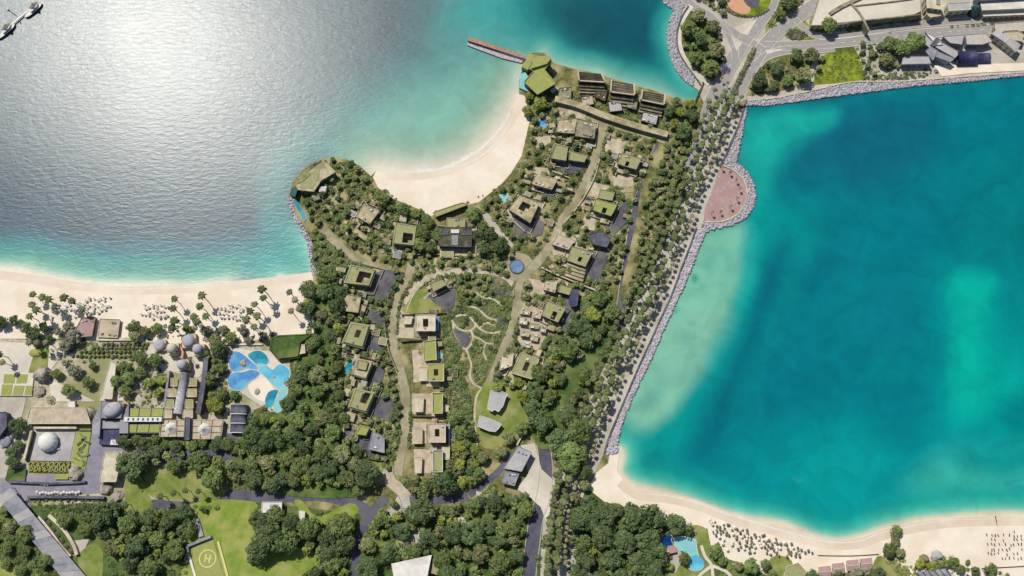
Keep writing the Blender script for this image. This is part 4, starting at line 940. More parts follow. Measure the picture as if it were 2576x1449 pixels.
def canopy():
    c = U(453,884,5); root = empty('terracotta_canopy',(c.x,c.y,GZ),'elongated terracotta canopy between the two domed towers','canopy')
    mb = MB(); P = UL([(445,864),(452,862),(462,886),(460,902),(447,898)],5.5); mb.prism(P,5.2,5.5,bottom=True); mb.build('roof',M['terracotta'],root)
    for p in P[:4]: mb = MB(); mb.tube((p.x*.9+c.x*.1,p.y*.9+c.y*.1,GZ),(p.x*.9+c.x*.1,p.y*.9+c.y*.1,5.2),.2,.2); mb.build('post',M['cream'],root)
canopy()
def vault(mb, p0, p1, wd, z0, rise, n=10):
    p0 = Vector((p0.x,p0.y,0)); p1 = Vector((p1.x,p1.y,0)); d = (p1-p0).normalized(); q = Vector((-d.y,d.x,0))*wd/2; vs=[]
    for p in (p0,p1):
        for k in range(n+1):
            a = math.pi*k/n; vs.append((p.x+q.x*math.cos(a),p.y+q.y*math.cos(a),z0+rise*math.sin(a)))
    mb.add(vs,[(k,k+1,n+2+k,n+1+k) for k in range(n)]+[tuple(range(n+1)),tuple(range(2*n+1,n,-1))])
def corridor():
    a = U(464,936,8); b = U(444,1040,8); c = (a+b)/2; root = empty('vaulted_corridor',(c.x,c.y,GZ),'long lilac barrel-vaulted corridor with square skylights leading to a domed tower','corridor')
    AVOID.append([(p.x,p.y) for p in UL([(420,925),(500,925),(492,1065),(410,1065)])])
    mb = MB(); mb.bar(a,b,6.4,GZ-.2,GZ+5.2); mb.build('walls',M['cream'],root)
    mb = MB(); vault(mb,a,b,6.6,GZ+5.2,2.6); mb.build('vault',M['dome_grey'],root,shade=True)
    d = (b-a).normalized(); q = Vector((-d.y,d.x,0))
    if q.x>0: q=-q
    for k in range(7):
        p = a+(b-a)*((k+.8)/7.6)+q*1.5; mb = MB(); mb.box(p.x,p.y,GZ+6.9,1.3,1.3,.9,math.atan2(d.y,d.x)); mb.build('skylight',M['slate_pale'] if k<3 else M['paint'],root)
corridor()
rows = [(480,570,850,920,1010,1140),(600,690,812,910,1030,1140),(720,820,785,880,1010,1100),(835,930,770,860,985,1095)]
for i,(y0,y1,a0,a1,b0,b1) in enumerate(rows):
    for sd,(x0,x1) in (('left',(a0,a1)),('right',(b0,b1))):
        q = [(241.5+x*.2222, 845+y*.2222) for x,y in ((x0,y0),(x1,y0),(x1,y1),(x0,y1))]
        building('courtyard_suite',['northernmost','second','third','fourth'][i]+' flat-roofed suite from the north along the %s side of the vaulted corridor'%sd,'suite',q,4.5,'cream',['green_roof','tan','green_roof','beige'][i],None,0,par=.4,win=False)
for nm,q,lb,m,h in [('flat_roof_hall',[(402,1057),(466,1057),(464,1098),(402,1098)],'cream block of patios with a tented centre at the foot of the vaulted corridor','beige',5),
        ('flat_roof_hall',[(478,1056),(562,1056),(556,1104),(476,1104)],'beige nine-panel flat roof right of the dark slot','beige',5)]:
    def ex(root,P,z):
        for s in (.02,.34,.67,.98):
            mb = MB(); mb.bar(bil(P,s,0),bil(P,s,1),.5,z,z+.6); mb.build('roof_beam',M['stone'],root)
        for t in (.33,.66):
            mb = MB(); mb.bar(bil(P,0,t),bil(P,1,t),.5,z,z+.55); mb.build('roof_beam',M['stone'],root)
        c = bil(P,.45,.5); mb = MB(); mb.lathe(c.x,c.y,[(5,z+.2),(2.6,z+2),(.2,z+4.5)],7); mb.build('tent',M['white'],root)
    building(nm,lb,'hall',q,h,'cream',m,None,0,par=.4,extras=ex)
building('dark_tower','tall dark slate slot tower between the two beige halls','tower',[(466,1050),(478,1050),(476,1106),(464,1106)],8,'slate','slate',None,0,win=False)
wallseg('corridor_wall','tall dark wall along the right side of the vaulted corridor suites',[(518,900),(512,960),(498,1040)],8,3.5,'dark_stone','wall',None,2,cap='slate')
wallseg('corridor_wall','dark wall along the left side of the vaulted corridor suites',[(424,932),(418,985),(412,1030)],5,1.5,'slate_pale','wall',None,2)
def panelhall():
    z = GZ+5; P = UL([(322,1026),(413,1026),(404,1090),(314,1090)],z); c = centroid(P); root = empty('panel_hall',(c.x,c.y,GZ),'hall with six lime roof panels and a white arcade of dark windows','hall')
    AVOID.append([(p.x,p.y) for p in P]); W = ccw(shrink(P,.3))
    mb = MB(); mb.prism(W,GZ-.2,z-.3,top=False); mb.build('walls',M['cream'],root)
    mb = MB(); mb.prism(P,z-.35,z,bottom=True); mb.build('roof',M['slate'],root)
    for t0,t1 in ((.03,.34),(.66,.97)):
        for k in range(3):
            q = [bil(P,s,t) for s,t in ((k/3+.015,t0),((k+1)/3-.015,t0),((k+1)/3-.015,t1),(k/3+.015,t1))]
            mb = MB(); mb.prism(q,z,z+.4); mb.build('green_panel',M['lime_roof'],root)
    mb = MB(); mb.prism([bil(P,-.02,.38),bil(P,1.01,.38),bil(P,1.01,.56),bil(P,-.02,.56)],z,z+3); mb.build('arcade',M['paint'],root)
    for k in range(7):
        s = (k+.7)/7.4; a = bil(P,s-.03,.565); b = bil(P,s+.03,.565); mb = MB(); mb.bar(a,b,.3,z+.6,z+2.2); mb.build('arcade_window',M['glass'],root)
        q = bil(P,s,.47); mb = MB(); mb.box(q.x,q.y,z+3,1.4,2.0,.08); mb.build('roof_window',M['slate'],root)
panelhall()
def domed_hall():
    z = GZ+9; P = UL([(257,1010),(312,1014),(304,1052),(254,1052)],z); c = centroid(P); root = empty('domed_hall',(c.x,c.y,GZ),'square hall with lilac elliptical dome and sunlit orange wall below','hall')
    AVOID.append([(p.x,p.y) for p in P]); W = ccw(shrink(P,.2))
    mb = MB(); mb.prism(W,GZ-.2,z-.2,top=False); mb.build('walls',M['terracotta'],root)
    mb = MB(); mb.prism(P,z-.25,z,bottom=True); mb.build('roof',M['paving_lilac'],root)
    d = U(282,1030,z+2); mb = MB(); mb.dome(d.x,d.y,z,6.2,3.2,28,8,1.15,.86,.5,drum=1.6); mb.build('dome',M['dome_grey'],root,shade=True)
    mb = MB(); mb.tube((d.x-2,d.y+2,z+3.2),(d.x-2,d.y+2,z+5.2),.4,.3); mb.build('vent',M['dark_metal'],root)
    for q,h,m in (([(232,1060),(256,1008),(250,1100),(232,1090)],7,'slate_pale'),([(302,1056),(324,1014),(322,1090),(300,1090)],7,'paving_lilac')):
        mb = MB(); mb.prism(UL(q,GZ+h),GZ-.1,GZ+h); mb.build('side_wing',M[m],root)
    windows(root,W,GZ,2,3.6)
domed_hall()
def entrance():
    P = UL([(252,1082),(302,1080),(299,1120),(249,1118)],GZ+3.5); c = centroid(P); root = empty('entrance_pavilion',(c.x,c.y,GZ),'blue-slate flat-roofed entrance pavilion with a white roof panel marked in black','pavilion')
    AVOID.append([(p.x,p.y) for p in P])
    mb = MB(); mb.prism(P,GZ-.1,GZ+3.5); mb.build('roof_block',M['navy'],root)
    P2 = UL([(258,1058),(304,1058),(300,1078),(256,1078)],GZ+5); mb = MB(); mb.prism(P2,GZ-.1,GZ+5); mb.build('porch',M['slate_pale'],root)
    mb = MB(); mb.prism(UL([(279,1106),(298,1106),(296,1119),(277,1119)],GZ+3.6),GZ+3.4,GZ+3.6); pn = mb.build('roof_panel',M['paint'],root)
    mk = MB()
    for a,b in (((283,1109),(286,1116)),((283,1109),(288,1109)),((284,1112),(288,1112)),((286,1116),(290,1115)),((291,1108),(294,1112)),((294,1112),(291,1117))):
        A,B = U(*a,GZ+3.6),U(*b,GZ+3.6); mk.bar(A,B,.35,GZ+3.6,GZ+3.63)
    mk.build('marking',M['dark_metal'],pn)
entrance()
building('long_hall','long beige flat-roofed hall north of the white-domed court','hall',[(76,1025),(216,1025),(228,1066),(66,1066)],6,'cream','beige',None,0,par=.5)
building('flat_roof_wing','cream flat-roofed wing right of the lettered hedge lawn','wing',[(264,1136),(308,1136),(292,1212),(250,1212)],7,'cream','cream',None,0,par=.4)
building('long_hall','narrow cream hall roof above the lilac domed hall','hall',[(278,910),(292,918),(282,1004),(254,1002)],5,'cream','paving',None,0,par=.3)
building('kiosk','small white kiosk on the beige hall terrace','kiosk',[(172,1010),(188,1010),(188,1024),(170,1024)],3.4,'white','white',None,0,par=.2,win=False)
def court_dome():
    c = U(122,1112,GZ+2); root = empty('domed_tent',(c.x,c.y,GZ),'white faceted domed tent in the grey resort courtyard','tent')
    mb = MB(); mb.lathe(c.x,c.y,[(6.8,GZ),(6.8,GZ+2.2)],10); mb.build('drum',M['white'],root)
    mb = MB(); mb.dome(c.x,c.y,GZ+2.2,7.6,6.8,12,7); mb.build('dome',M['paint'],root)
    mb = MB(); d = U(150,1130,GZ+2); mb.prism([Vector((c.x+5,c.y-3,0)),Vector((d.x,d.y,0)),Vector((c.x+1,c.y-7,0))],GZ,GZ+1.6); mb.build('porch',M['white'],root)
    AVOID.append([(c.x+9*math.cos(a*.8),c.y+9*math.sin(a*.8)) for a in range(8)])
court_dome()
def arcade(label, a, b, n, h):
    A,B = U(*a,GZ+h),U(*b,GZ+h); c=(A+B)/2; root = empty('arcade',(c.x,c.y,GZ),label,'arcade'); d=(B-A); L=d.length; d.normalize()
    mb = MB(); mb.bar(A,B,1.6,GZ+h-1,GZ+h); mb.build('lintel',M['cream'],root)
    for k in range(n+1):
        p = A+d*(L*k/n); mb = MB(); mb.box(p.x,p.y,GZ-.1,.7,1.5,h-.9,math.atan2(d.y,d.x)); mb.build('pier',M['cream'],root)
    mb = MB(); q = Vector((-d.y,d.x,0))*1.2; mb.bar(A+q,B+q,.6,GZ,GZ+h-.2); mb.build('back_wall',M['dark_stone'],root)
arcade('arcade of dark openings along the north side of the grey court',(84,1076),(192,1076),11,4)
arcade('arcade of dark openings along the west side of the grey court',(78,1084),(60,1156),7,4)
# sculpted hedge lawns with abstract cut strokes
def hedgelawn():
    z = GZ+1.0; P = UL([(194,1071),(231,1071),(214,1182),(178,1162)],z); c = centroid(P); root = empty('hedge_lawn',(c.x,c.y,GZ),'olive raised lawn with dark calligraphic cut strokes right of the grey court','garden bed')
    AVOID.append([(p.x,p.y) for p in P])
    mb = MB(); mb.prism(P,GZ-.1,z); mb.build('bed',M['lime_roof'],root)
    for ln,wd in (([(199,1083),(228,1083)],1.2),([(199,1090),(208,1098)],.7),([(216,1098),(205,1110),(194,1120)],1.4),([(204,1104),(226,1116)],1.2),([(214,1116),(208,1126),(198,1130),(206,1138)],1.5),([(194,1138),(202,1148),(216,1146),(224,1142)],1.0),([(204,1156),(212,1164),(206,1174)],1.3),([(186,1152),(198,1158)],.6)):
        mb = MB(); L = UL(smooth(ln,4,False) if len(ln)>2 else ln,z+.5)
        for i in range(len(L)-1): mb.bar(L[i],L[i+1],wd*1.25,z,z+.5)
        mb.build('cut_stroke',M['leaf_dark'],root)
hedgelawn()
def scrollband():
    z = GZ+.6; P = UL([(73,1160),(178,1160),(172,1192),(72,1188)],z); c = centroid(P); root = empty('scroll_hedge',(c.x,c.y,GZ),'row of clipped hedge scrolls along the south side of the grey court','garden bed')
    AVOID.append([(p.x,p.y) for p in P])
    mb = MB(); mb.prism(P,GZ-.1,z); mb.build('bed',M['dark_stone'],root)
    for k in range(8):
        s = (k+.5)/8; mb = MB()
        for (oy,r) in ((.3,2.0),(.68,1.7)):
            q = bil(P,s,oy); pr=[]
            for j in range(10):
                a = j*.62+k*1.3+(oy>.5)*3; pr.append(Vector((q.x+r*(1-j*.03)*math.cos(a),q.y+r*(1-j*.03)*math.sin(a),0)))
            for j in range(9): mb.bar(pr[j],pr[j+1],.75,z,z+.9)
        a_,b_ = bil(P,s-.05,.95),bil(P,s+.05,.05); mb.bar(a_,b_,.6,z,z+.8)
        mb.build('hedge_scroll',M['lime_roof'],root)
scrollband()
mb = MB(); mb.prism(UL([(139,1192),(172,1192),(170,1206),(138,1206)],2.2),GZ,2.2); thing_mesh('hedge_block','small olive box hedge below the hedge scrolls','hedge',mb,'lime_roof',tuple(U(155,1199)))
# slate covered walkway with stepped roof panels
def walkway():
    a0,b0 = Vector((-6,1252)),Vector((26,1226)); a1,b1 = Vector((168,1470)),Vector((232,1470))
    c = U(110,1350); root = empty('covered_walkway',(c.x,c.y,GZ),'long covered walkway of stepped slate roof panels running to the bottom edge','walkway')
    n = 14
    for k in range(n):
        s0,s1 = k/n,(k+.97)/n; h = 7.5-.32*k
        q = [a0.lerp(a1,s0),b0.lerp(b1,s0),b0.lerp(b1,s1),a0.lerp(a1,s1)]; P = UL([(p.x,p.y) for p in q],GZ+h)
        mb = MB(); vs=[(p.x,p.y,GZ+h+(0.0 if i in(0,1) else -.55)) for i,p in enumerate(P)]+[(p.x,p.y,GZ+h-.7) for p in P]
        mb.add(vs,[(3,2,1,0),(0,1,5,4),(1,2,6,5),(2,3,7,6),(3,0,4,7)]); mb.build('roof_panel',M['slate_pale'] if k%3 else M['grey_roof'],root)
        for e in (P[0],P[1]): mb = MB(); mb.tube((e.x*.94+centroid(P).x*.06,e.y*.94+centroid(P).y*.06,GZ-.1),(e.x*.94+centroid(P).x*.06,e.y*.94+centroid(P).y*.06,GZ+h-.7),.25,.25); mb.build('post',M['dark_metal'],root)
    AVOID.append([(p.x,p.y) for p in UL([(0,1240),(26,1226),(232,1470),(168,1470)])])
walkway()
wallseg('curved_wall','outer curved cream wall beside the covered walkway',[(122,1296),(158,1330),(184,1370),(192,1396)],3,2.4,'cream','wall',None,4)
wallseg('curved_wall','inner curved cream wall beside the covered walkway',[(96,1300),(126,1336),(152,1372),(176,1400)],2.4,2,'cream','wall',None,4)
for k in range(7):
    t = k/6; c = U(112+66*t,1306+86*t); mb = MB(); mb.box(c.x,c.y,GZ,4.2,2.2,.9,.7); thing_mesh('planter_box','dark planter box on the steps between the two curved cream walls','planter',mb,'dark_stone',tuple(c),'planter boxes between the curved walls')
wallseg('terrace_wall','dark wall closing the south side of the lilac resort terrace',[(68,1250),(180,1250),(262,1252)],3.2,2,'slate','wall',None,2)
wallseg('terrace_wall','dark wall below the hedge court with planted top',[(20,1212),(130,1216),(214,1212)],3,1.4,'slate','wall',None,2)
building('green_roof_bed','narrow tree bed edge left of the grey court','planter',[(20,1180),(66,1180),(62,1210),(14,1208)],1.4,'slate','lawn_dark',None,0,par=.2,win=False)
building('slate_hall','dark slate hall cut off by the left edge of the frame','hall',[(-60,1040),(16,1036),(18,1072),(0,1096),(-60,1100)],7,'slate','slate',None,0)
roundtower(14,1110,4.0,3,1.0,'low grey circular drum on the left plaza','slate_pale','slate_pale','low_dome')
def slate_canopy():
    a,b = U(600,1018,7),U(596,1088,5); c=(a+b)/2; root = empty('barrel_canopy',(c.x,c.y,GZ),'dark slate barrel canopy with white seams beside the splash pools','canopy')
    AVOID.append([(p.x,p.y) for p in UL([(578,1014),(622,1014),(620,1094),(576,1094)])])
    for k in range(3):
        p=a+(b-a)*(k/3); q=a+(b-a)*((k+.96)/3); mb = MB(); vault(mb,p,q,12.5-k*.6,GZ+4.2-k*.9,3.0); mb.build('shell',M['slate'],root,shade=True)
        mb = MB(); d=(b-a).normalized(); vault(mb,q,q+d*.5,12.7-k*.6,GZ+4.25-k*.9,3.05); mb.build('seam',M['paint'],root)
    for e in (-1,1): mb = MB(); n_=Vector((1,0,0))*e*6; mb.bar(a+n_,b+n_*.9,.5,GZ,GZ+3.2); mb.build('side_wall',M['slate'],root)
slate_canopy()
# splash pool complex
deck = sheet('pool_deck',[(575,884),(600,876),(640,884),(680,884),(700,910),(732,930),(734,960),(722,1000),(716,1036),(690,1040),(660,1022),(610,990),(588,965),(576,930)],M['paving'],3)
sheet('pool_deck',[(625,968),(668,950),(690,985),(676,1010),(640,1000)],M['sand'],3)
for pts,m,lb in [([(578,894),(590,884),(606,888),(622,900),(640,916),(654,926),(640,932),(622,926),(604,932),(586,934),(576,916)],'pool_blue','blue pool with a rocky edge at the top left of the splash pool garden'),
    ([(624,894),(638,884),(656,883),(670,894),(676,908),(668,918),(650,920),(636,908)],'pool_teal','round teal pool at the top of the splash pool garden'),
    ([(648,916),(668,918),(686,930),(700,918),(716,920),(729,934),(727,950),(716,964),(706,984),(698,976),(684,966),(670,950),(654,936)],'pool','bright light-blue swimming pool on the right of the splash garden'),
    ([(574,946),(590,938),(612,936),(634,930),(654,938),(644,950),(626,962),(612,978),(592,982),(576,970)],'pool_blue','large blue pool on the left of the splash garden'),
    ([(672,992),(684,982),(700,982),(694,1000),(686,1020),(674,1026),(667,1012)],'pool_teal','long teal pool at the bottom of the splash garden'),
    ([(704,982),(716,968),(724,970),(718,1000),(708,1032),(694,1036),(690,1022),(698,1000)],'pool_pale','pale water slide basin beside the long teal pool')]:
    pool_at(pts,m,lb,'pool','pool','paving',4,None)
boulder(612,914,3.0,'rocky outcrop between the two blue splash pools',.8,31); boulder(648,985,2.6,'brown boulder on the sand island of the splash garden',.7,32); boulder(690,948,1.8,'small rock at the edge of the bright light-blue pool',.7,33)
# ------------------------------------------------------------------ south
building('white_pavilion','white flat-roofed pavilion with a grey roof light south of the lane','pavilion',[(660,1263),(709,1263),(708,1289),(658,1289)],6,'white','white',None,0,extras=lambda r,P,z:(plant_box(r,P,z,.6,.5,6,4,.5,'grey_roof','roof_light'),plant_box(r,P,z,.55,.6,.9,2.4,.9,'slate','air_unit')))
building('white_pavilion','white L-shaped pergola roof half hidden under trees','pergola',[(752,1285),(767,1286),(764,1322),(756,1320)],5,'white','white',None,0,win=False,par=.2)
def gable(name,label,cat,P4,h,rise,wall,roof):
    z=GZ+h; P=UL(P4,z); c=centroid(P); root=empty(name,(c.x,c.y,GZ),label,cat); AVOID.append([(p.x,p.y) for p in P])
    W=ccw(shrink(P,.6)); mb=MB(); mb.prism(W,GZ-.2,z-.1,top=False); mb.build('walls',M[wall],root)
    a=(P[0]+P[3])/2; b=(P[1]+P[2])/2; a=a+(b-a)*.03; b=b+(a-b)*.03; a.z=b.z=z+rise
    vs=[tuple(p) for p in P]+[tuple(a),tuple(b)]
    for nm,f in (('roof_slope',(3,2,5,4)),('roof_slope',(1,0,4,5))):
        mb=MB(); vv=[vs[i] for i in f]+[(vs[i][0],vs[i][1],vs[i][2]-.35) for i in f]
        mb.add(vv,[(0,1,2,3),(7,6,5,4),(0,4,5,1),(1,5,6,2),(2,6,7,3),(3,7,4,0)]); mb.build(nm,M[roof],root)
    mb=MB(); mb.add([vs[0],vs[3],vs[4],vs[1],vs[2],vs[5]],[(0,2,1),(3,4,5)]); mb.build('gable',M[wall],root)
    mb=MB(); mb.bar(a,b,.5,z+rise-.1,z+rise+.15); mb.build('ridge_cap',M[wall],root)
    windows(root,W,GZ,max(1,int(h/3.3)),3.3); return root
gable('white_house','large white pitched-roof house at the bottom edge among trees','house',[(984,1418),(1086,1396),(1070,1500),(1000,1510)],9,1.6,'white','white')
building('small_house','small grey gable lean-to right of the white pitched-roof house','house',[(1090,1404),(1112,1424),(1100,1446),(1082,1440)],6,'stone','green_roof',None,0)
building('kiosk','tiny white flat-roofed kiosk in the trees at the bottom edge','kiosk',[(1468,1425),(1482,1424),(1484,1446),(1470,1447)],4,'white','white',None,0,win=False,par=.2)
# helipad
def helipad():
    z=lev()+.03; c=U(522,1405,z); root=empty('helipad',(c.x,c.y,GZ),'square olive helipad with a pale yellow circled letter H','helipad')
    P=UL([(484,1378),(534,1352),(570,1470),(494,1470)],z); AVOID.append([(p.x,p.y) for p in P])
    mb=MB(); mb.prism(P,GZ-.1,z); mb.build('pad',M['lime_roof'],root)
    mb=MB(); n=40
    vs=[(c.x+r*math.cos(6.2832*i/n),c.y+r*math.sin(6.2832*i/n),z+.03) for r in (6.4,5.6) for i in range(n)]
    mb.add(vs,[(i,(i+1)%n,n+(i+1)%n,n+i) for i in range(n)]); mb.build('circle',M['paint_yellow'],root)
    mb=MB(); t=math.radians(-10); ex=Vector((math.cos(t),math.sin(t),0)); ey=Vector((-math.sin(t),math.cos(t),0))
    for s in (-1,1): mb.bar(c+ex*s*1.7-ey*2.9,c+ex*s*1.7+ey*2.9,1.0,z+.02,z+.04)
    mb.bar(c-ex*1.2,c+ex*1.2,1.0,z+.02,z+.042); mb.build('letter_h',M['paint_yellow'],root)
helipad()
HW='helipad walls'
wallseg('helipad_wall','blue-grey slate L-shaped wall behind the helipad',[(472,1398),(470,1374),(530,1350)],3,1.8,'slate_pale','wall',None)
wallseg('helipad_wall','white edge wall on the left of the helipad',[(474,1394),(494,1460)],1.2,1.6,'paint','wall',None)
wallseg('helipad_wall','pale yellow edge wall on the right of the helipad',[(548,1362),(578,1470)],1.2,1.6,'paint_yellow','wall',None)
wallseg('water_wall','slim blue-grey rill wall running up from the helipad corner',[(494,1306),(506,1350)],1.6,3.5,'slate_pale','wall',None)
# east pool garden
pool_at([(1690,1354),(1706,1350),(1730,1352),(1750,1360),(1752,1380),(1758,1400),(1770,1418),(1764,1432),(1746,1436),(1732,1428),(1734,1406),(1722,1388),(1702,1384),(1694,1370)],'pool_pale','pale turquoise lagoon pool with a round end beside the east beach','pool','pool','paving',3)
pool_at([(1660,1354),(1676,1344),(1692,1352),(1692,1372),(1672,1376),(1658,1366)],'pool_navy','deep blue grotto pool beside the pale lagoon pool','pool','pool','stone',3)
def lagoon_round():
    c=U(1751,1416); z=lev()+.25; mb=MB(); mb.lathe(c.x,c.y,[(5.6,z-.3),(5.6,z)],24)
    thing_mesh('round_pool','brighter blue round plunge pool at the foot of the lagoon pool','pool',mb,'pool',tuple(c))
lagoon_round()
building('pool_bar','small pink pool bar roof by the deep blue grotto pool','kiosk',[(1680,1374),(1698,1372),(1702,1388),(1684,1392)],3.4,'terracotta','terrace',None,0,win=False,par=.2)
for ln in ([(1764,1372),(1774,1400),(1790,1422),(1794,1460)],[(1790,1424),(1764,1444),(1744,1470)],[(1794,1424),(1830,1440),(1850,1470)]): strip('footpath',ln,2.2,M['paving'])
# beach huts
for k,(u,v) in enumerate([(2062,1436),(2096,1428),(2132,1420),(2166,1416)]):
    gable('beach_hut',['leftmost','second from left','second from right','rightmost'][k]+' pinkish beach hut of the row of four','beach hut',[(u-2,v-10),(u+27,v-13),(u+29,v+14),(u,v+17)],3.5,.9,'cream','terrace')
    bpy.data.objects['beach_hut' if k==0 else 'beach_hut.%03d'%k]['group']='beach huts in a row'
def tent(u,v,r,h,label,m):
    c=U(u,v); root=empty('conical_tent',(c.x,c.y,GZ),label,'tent'); mb=MB(); mb.lathe(c.x,c.y,[(r,GZ+1.8),(r*.55,GZ+1.8+h*.38),(.1,GZ+h+1.8)],8); mb.build('canopy',M[m],root)
    mb=MB(); mb.tube((c.x,c.y,GZ-.1),(c.x,c.y,GZ+h+3),.14,.08); mb.build('pole',M['dark_metal'],root)
    for a in range(4): mb=MB(); x,y=c.x+r*.9*math.cos(a*1.571+.8),c.y+r*.9*math.sin(a*1.571+.8); mb.tube((x,y,GZ-.1),(x,y,GZ+2),.09,.09); mb.build('leg',M['wood'],root)
tent(2322,1408,4.2,8,'olive thatched conical tent on the east beach','thatch')
tent(2354,1400,4.8,9,'grey-lilac conical tent on the east beach','grey_roof')
def pergola():
    P=UL([(2304,1440),(2380,1430),(2420,1480),(2340,1490)],GZ+5); c=centroid(P); root=empty('striped_pergola',(c.x,c.y,GZ),'blue-grey roof with dark stripes at the bottom edge near the conical tents','pergola'); AVOID.append([(p.x,p.y) for p in P])
    mb=MB(); mb.prism(shrink(P,.3),GZ,GZ+4.6,top=False); mb.build('walls',M['white'],root)
    mb=MB(); mb.prism(P,GZ+4.6,GZ+5,bottom=True); mb.build('roof',M['slate_pale'],root)
    for k in range(6): mb=MB(); mb.bar(bil(P,k/5*.94+.03,0),bil(P,k/5*.94+.03,1),.7,GZ+5,GZ+5.5); mb.build('roof_rib',M['slate'],root)
pergola()
building('olive_roof_house','olive-roofed house with cream parapet at the bottom edge behind the beach loungers','house',[(1978,1426),(2008,1416),(2030,1440),(2060,1470),(1966,1480)],5,'cream','green_roof',None,0)
wallseg('beach_fence','thin dark rope fence along the east beach left of the tree spit',[(2058,1397),(2140,1398),(2212,1394)],1.0,.35,'dark_stone','fence',None,3)
wallseg('beach_fence','thin dark rope fence at the right end of the east beach',[(2470,1430),(2580,1424)],1.0,.35,'dark_stone','fence',None)
# ------------------------------------------------------------------ west beach club
building('beach_club','reddish-brown weathered deck roof behind the west beach','beach club',[(206,800),(240,798),(232,846),(176,850),(192,826)],3.6,'stone','terrace',None,0,extras=roofbits(61,5))
building('beach_club','pale stone terrace with grid of roof slabs behind the west beach','beach club',[(252,802),(302,804),(296,850),(246,848)],2.6,'beige','beige',None,0,win=False,extras=roofbits(62,8))
wallseg('beach_wall','low cream wall behind the west beach left of the vaulted corridor',[(245,853),(336,853)],1.6,2.4,'cream','wall',None)
wallseg('beach_wall','low white wall behind the west beach above the splash pools',[(530,864),(600,866),(660,866)],1.4,1.2,'white','wall',None)
building('hedge_house','green mound-roofed beach house at the east end of the west beach','house',[(700,842),(760,840),(790,838),(760,862),(752,900),(700,906),(676,880),(680,850)],5,'dark_stone','lawn_dark',None,1.6,win=False)
building('kiosk','small cream kiosk on the edge of the dense grove','kiosk',[(744,870),(766,866),(768,888),(746,892)],4,'cream','cream',None,0,win=False,par=.2)
# ------------------------------------------------------------------ north shore
def q4(x0,y0,pts,s=.1875): return [(2093+x*s,y*s) for x,y in pts]
building('retail_hall','largest beige flat-roofed hall at the top with curved dark walls','hall',[(2068,-30),(2312,-40),(2316,28),(2300,36),(2110,62),(2040,64)],8,'beige','paving',None,0,par=.6)
wallseg('roof_wall','curved dark wall crossing the largest beige hall roof',[(2142,8),(2164,34),(2178,60),(2186,76)],9.4,1.6,'stone','wall',None,3)
wallseg('roof_wall','diagonal grey ramp wall at the left of the largest beige hall',[(2088,34),(2120,14),(2180,-14)],9.6,3,'stone','wall',None,2)
wallseg('roof_wall','long straight brown parapet across the largest beige hall',[(2108,58),(2220,46),(2316,36)],9,1.0,'stone','wall',None,2)
wallseg('roof_wall','upper straight brown parapet on the largest beige hall',[(2150,14),(2240,4),(2300,-4)],9,1.0,'stone','wall',None,2)
building('arched_house','cream tower house with an arched recess beside the beige hall','house',[(2330,-10),(2368,-6),(2376,14),(2366,24),(2332,20)],11,'cream','cream',None,0,extras=lambda r,P,z:plant_box(r,P,z,.5,.5,3,5,.8,'stone','arched_recess'))
building('cream_house','lower cream block in front of the arched tower house','house',[(2332,24),(2366,20),(2366,40),(2340,44),(2330,36)],7,'beige','beige',None,0)
building('grey_house','grey-shaded house with tall windows beside the dark green dome','house',[(2384,8),(2440,6),(2442,24),(2386,28)],9,'cream','grey_roof',None,0)
def green_dome():
    c=U(2455,24,6); root=empty('dark_dome',(c.x,c.y,GZ),'dark green ribbed domed tent between two cream halls','dome'); mb=MB(); mb.dome(c.x,c.y,GZ,5.2,11,14,8); mb.build('shell',M['teal_glass'],root)
    for k in range(7):
        a=k*math.pi/7
        for sgn in (1,-1):
            mb=MB(); mb.tube((c.x+5.3*math.cos(a)*sgn,c.y+5.3*math.sin(a)*sgn,GZ),(c.x+3.6*math.cos(a)*sgn,c.y+3.6*math.sin(a)*sgn,GZ+8.2),.22,.16,5); mb.build('rib',M['dark_metal'],root)
green_dome()
building('white_hall','upper long white stepped roof of the hall at the top right','hall',[(2466,6),(2600,-2),(2600,20),(2470,26)],9,'cream','white',None,0,par=.4)
building('white_hall','lower long white stepped roof of the hall at the top right','hall',[(2470,29),(2600,22),(2600,36),(2474,41)],5.5,'cream','white',None,0,par=.4)
building('navy_hall','dark navy roof strip at the very top right edge','hall',[(2460,-14),(2600,-24),(2600,-5),(2464,3)],11,'slate','navy',None,0,win=False)
building('grey_pavilion','pale blue-grey rectangular pavilion roof on the rocky shore','pavilion',[(2272,142),(2336,142),(2342,160),(2268,162)],6,'slate_pale','grey_roof',None,0,par=.3)
FG='folded grey shed roofs by the shore'
for k,(pts,m,lb) in enumerate([([(2306,92),(2322,82),(2352,112),(2340,122)],'grey_roof','leftmost pale folded roof of the grey shore sheds'),([(2326,80),(2352,94),(2372,112),(2356,114)],'white','white folded roof behind the slate ridge of the shore sheds'),
    ([(2340,112),(2356,94),(2366,100),(2350,116)],'slate','small dark slate ridge roof among the grey shore sheds'),([(2352,118),(2364,104),(2414,132),(2402,146)],'grey_roof','long lilac-grey folded roof in the middle of the shore sheds'),
    ([(2328,128),(2342,118),(2360,128),(2346,152)],'slate_pale','curved slate-grey roof left of the lilac-grey folded roof'),([(2356,128),(2400,148),(2390,156),(2352,142)],'slate_pale','rough dark grey lower roof below the lilac-grey folded roof'),
    ([(2372,92),(2424,88),(2420,112),(2390,108)],'grey_roof','flat pale roof behind the navy domed roof'),([(2428,88),(2480,84),(2496,104),(2470,112),(2432,112)],'paving_grey','wide grey flat roof behind the navy domed roof')]):
    building('shore_shed',lb,'shed',pts,6+k%3*.6,'slate_pale',m,None,0,FG,par=.3,win=False)
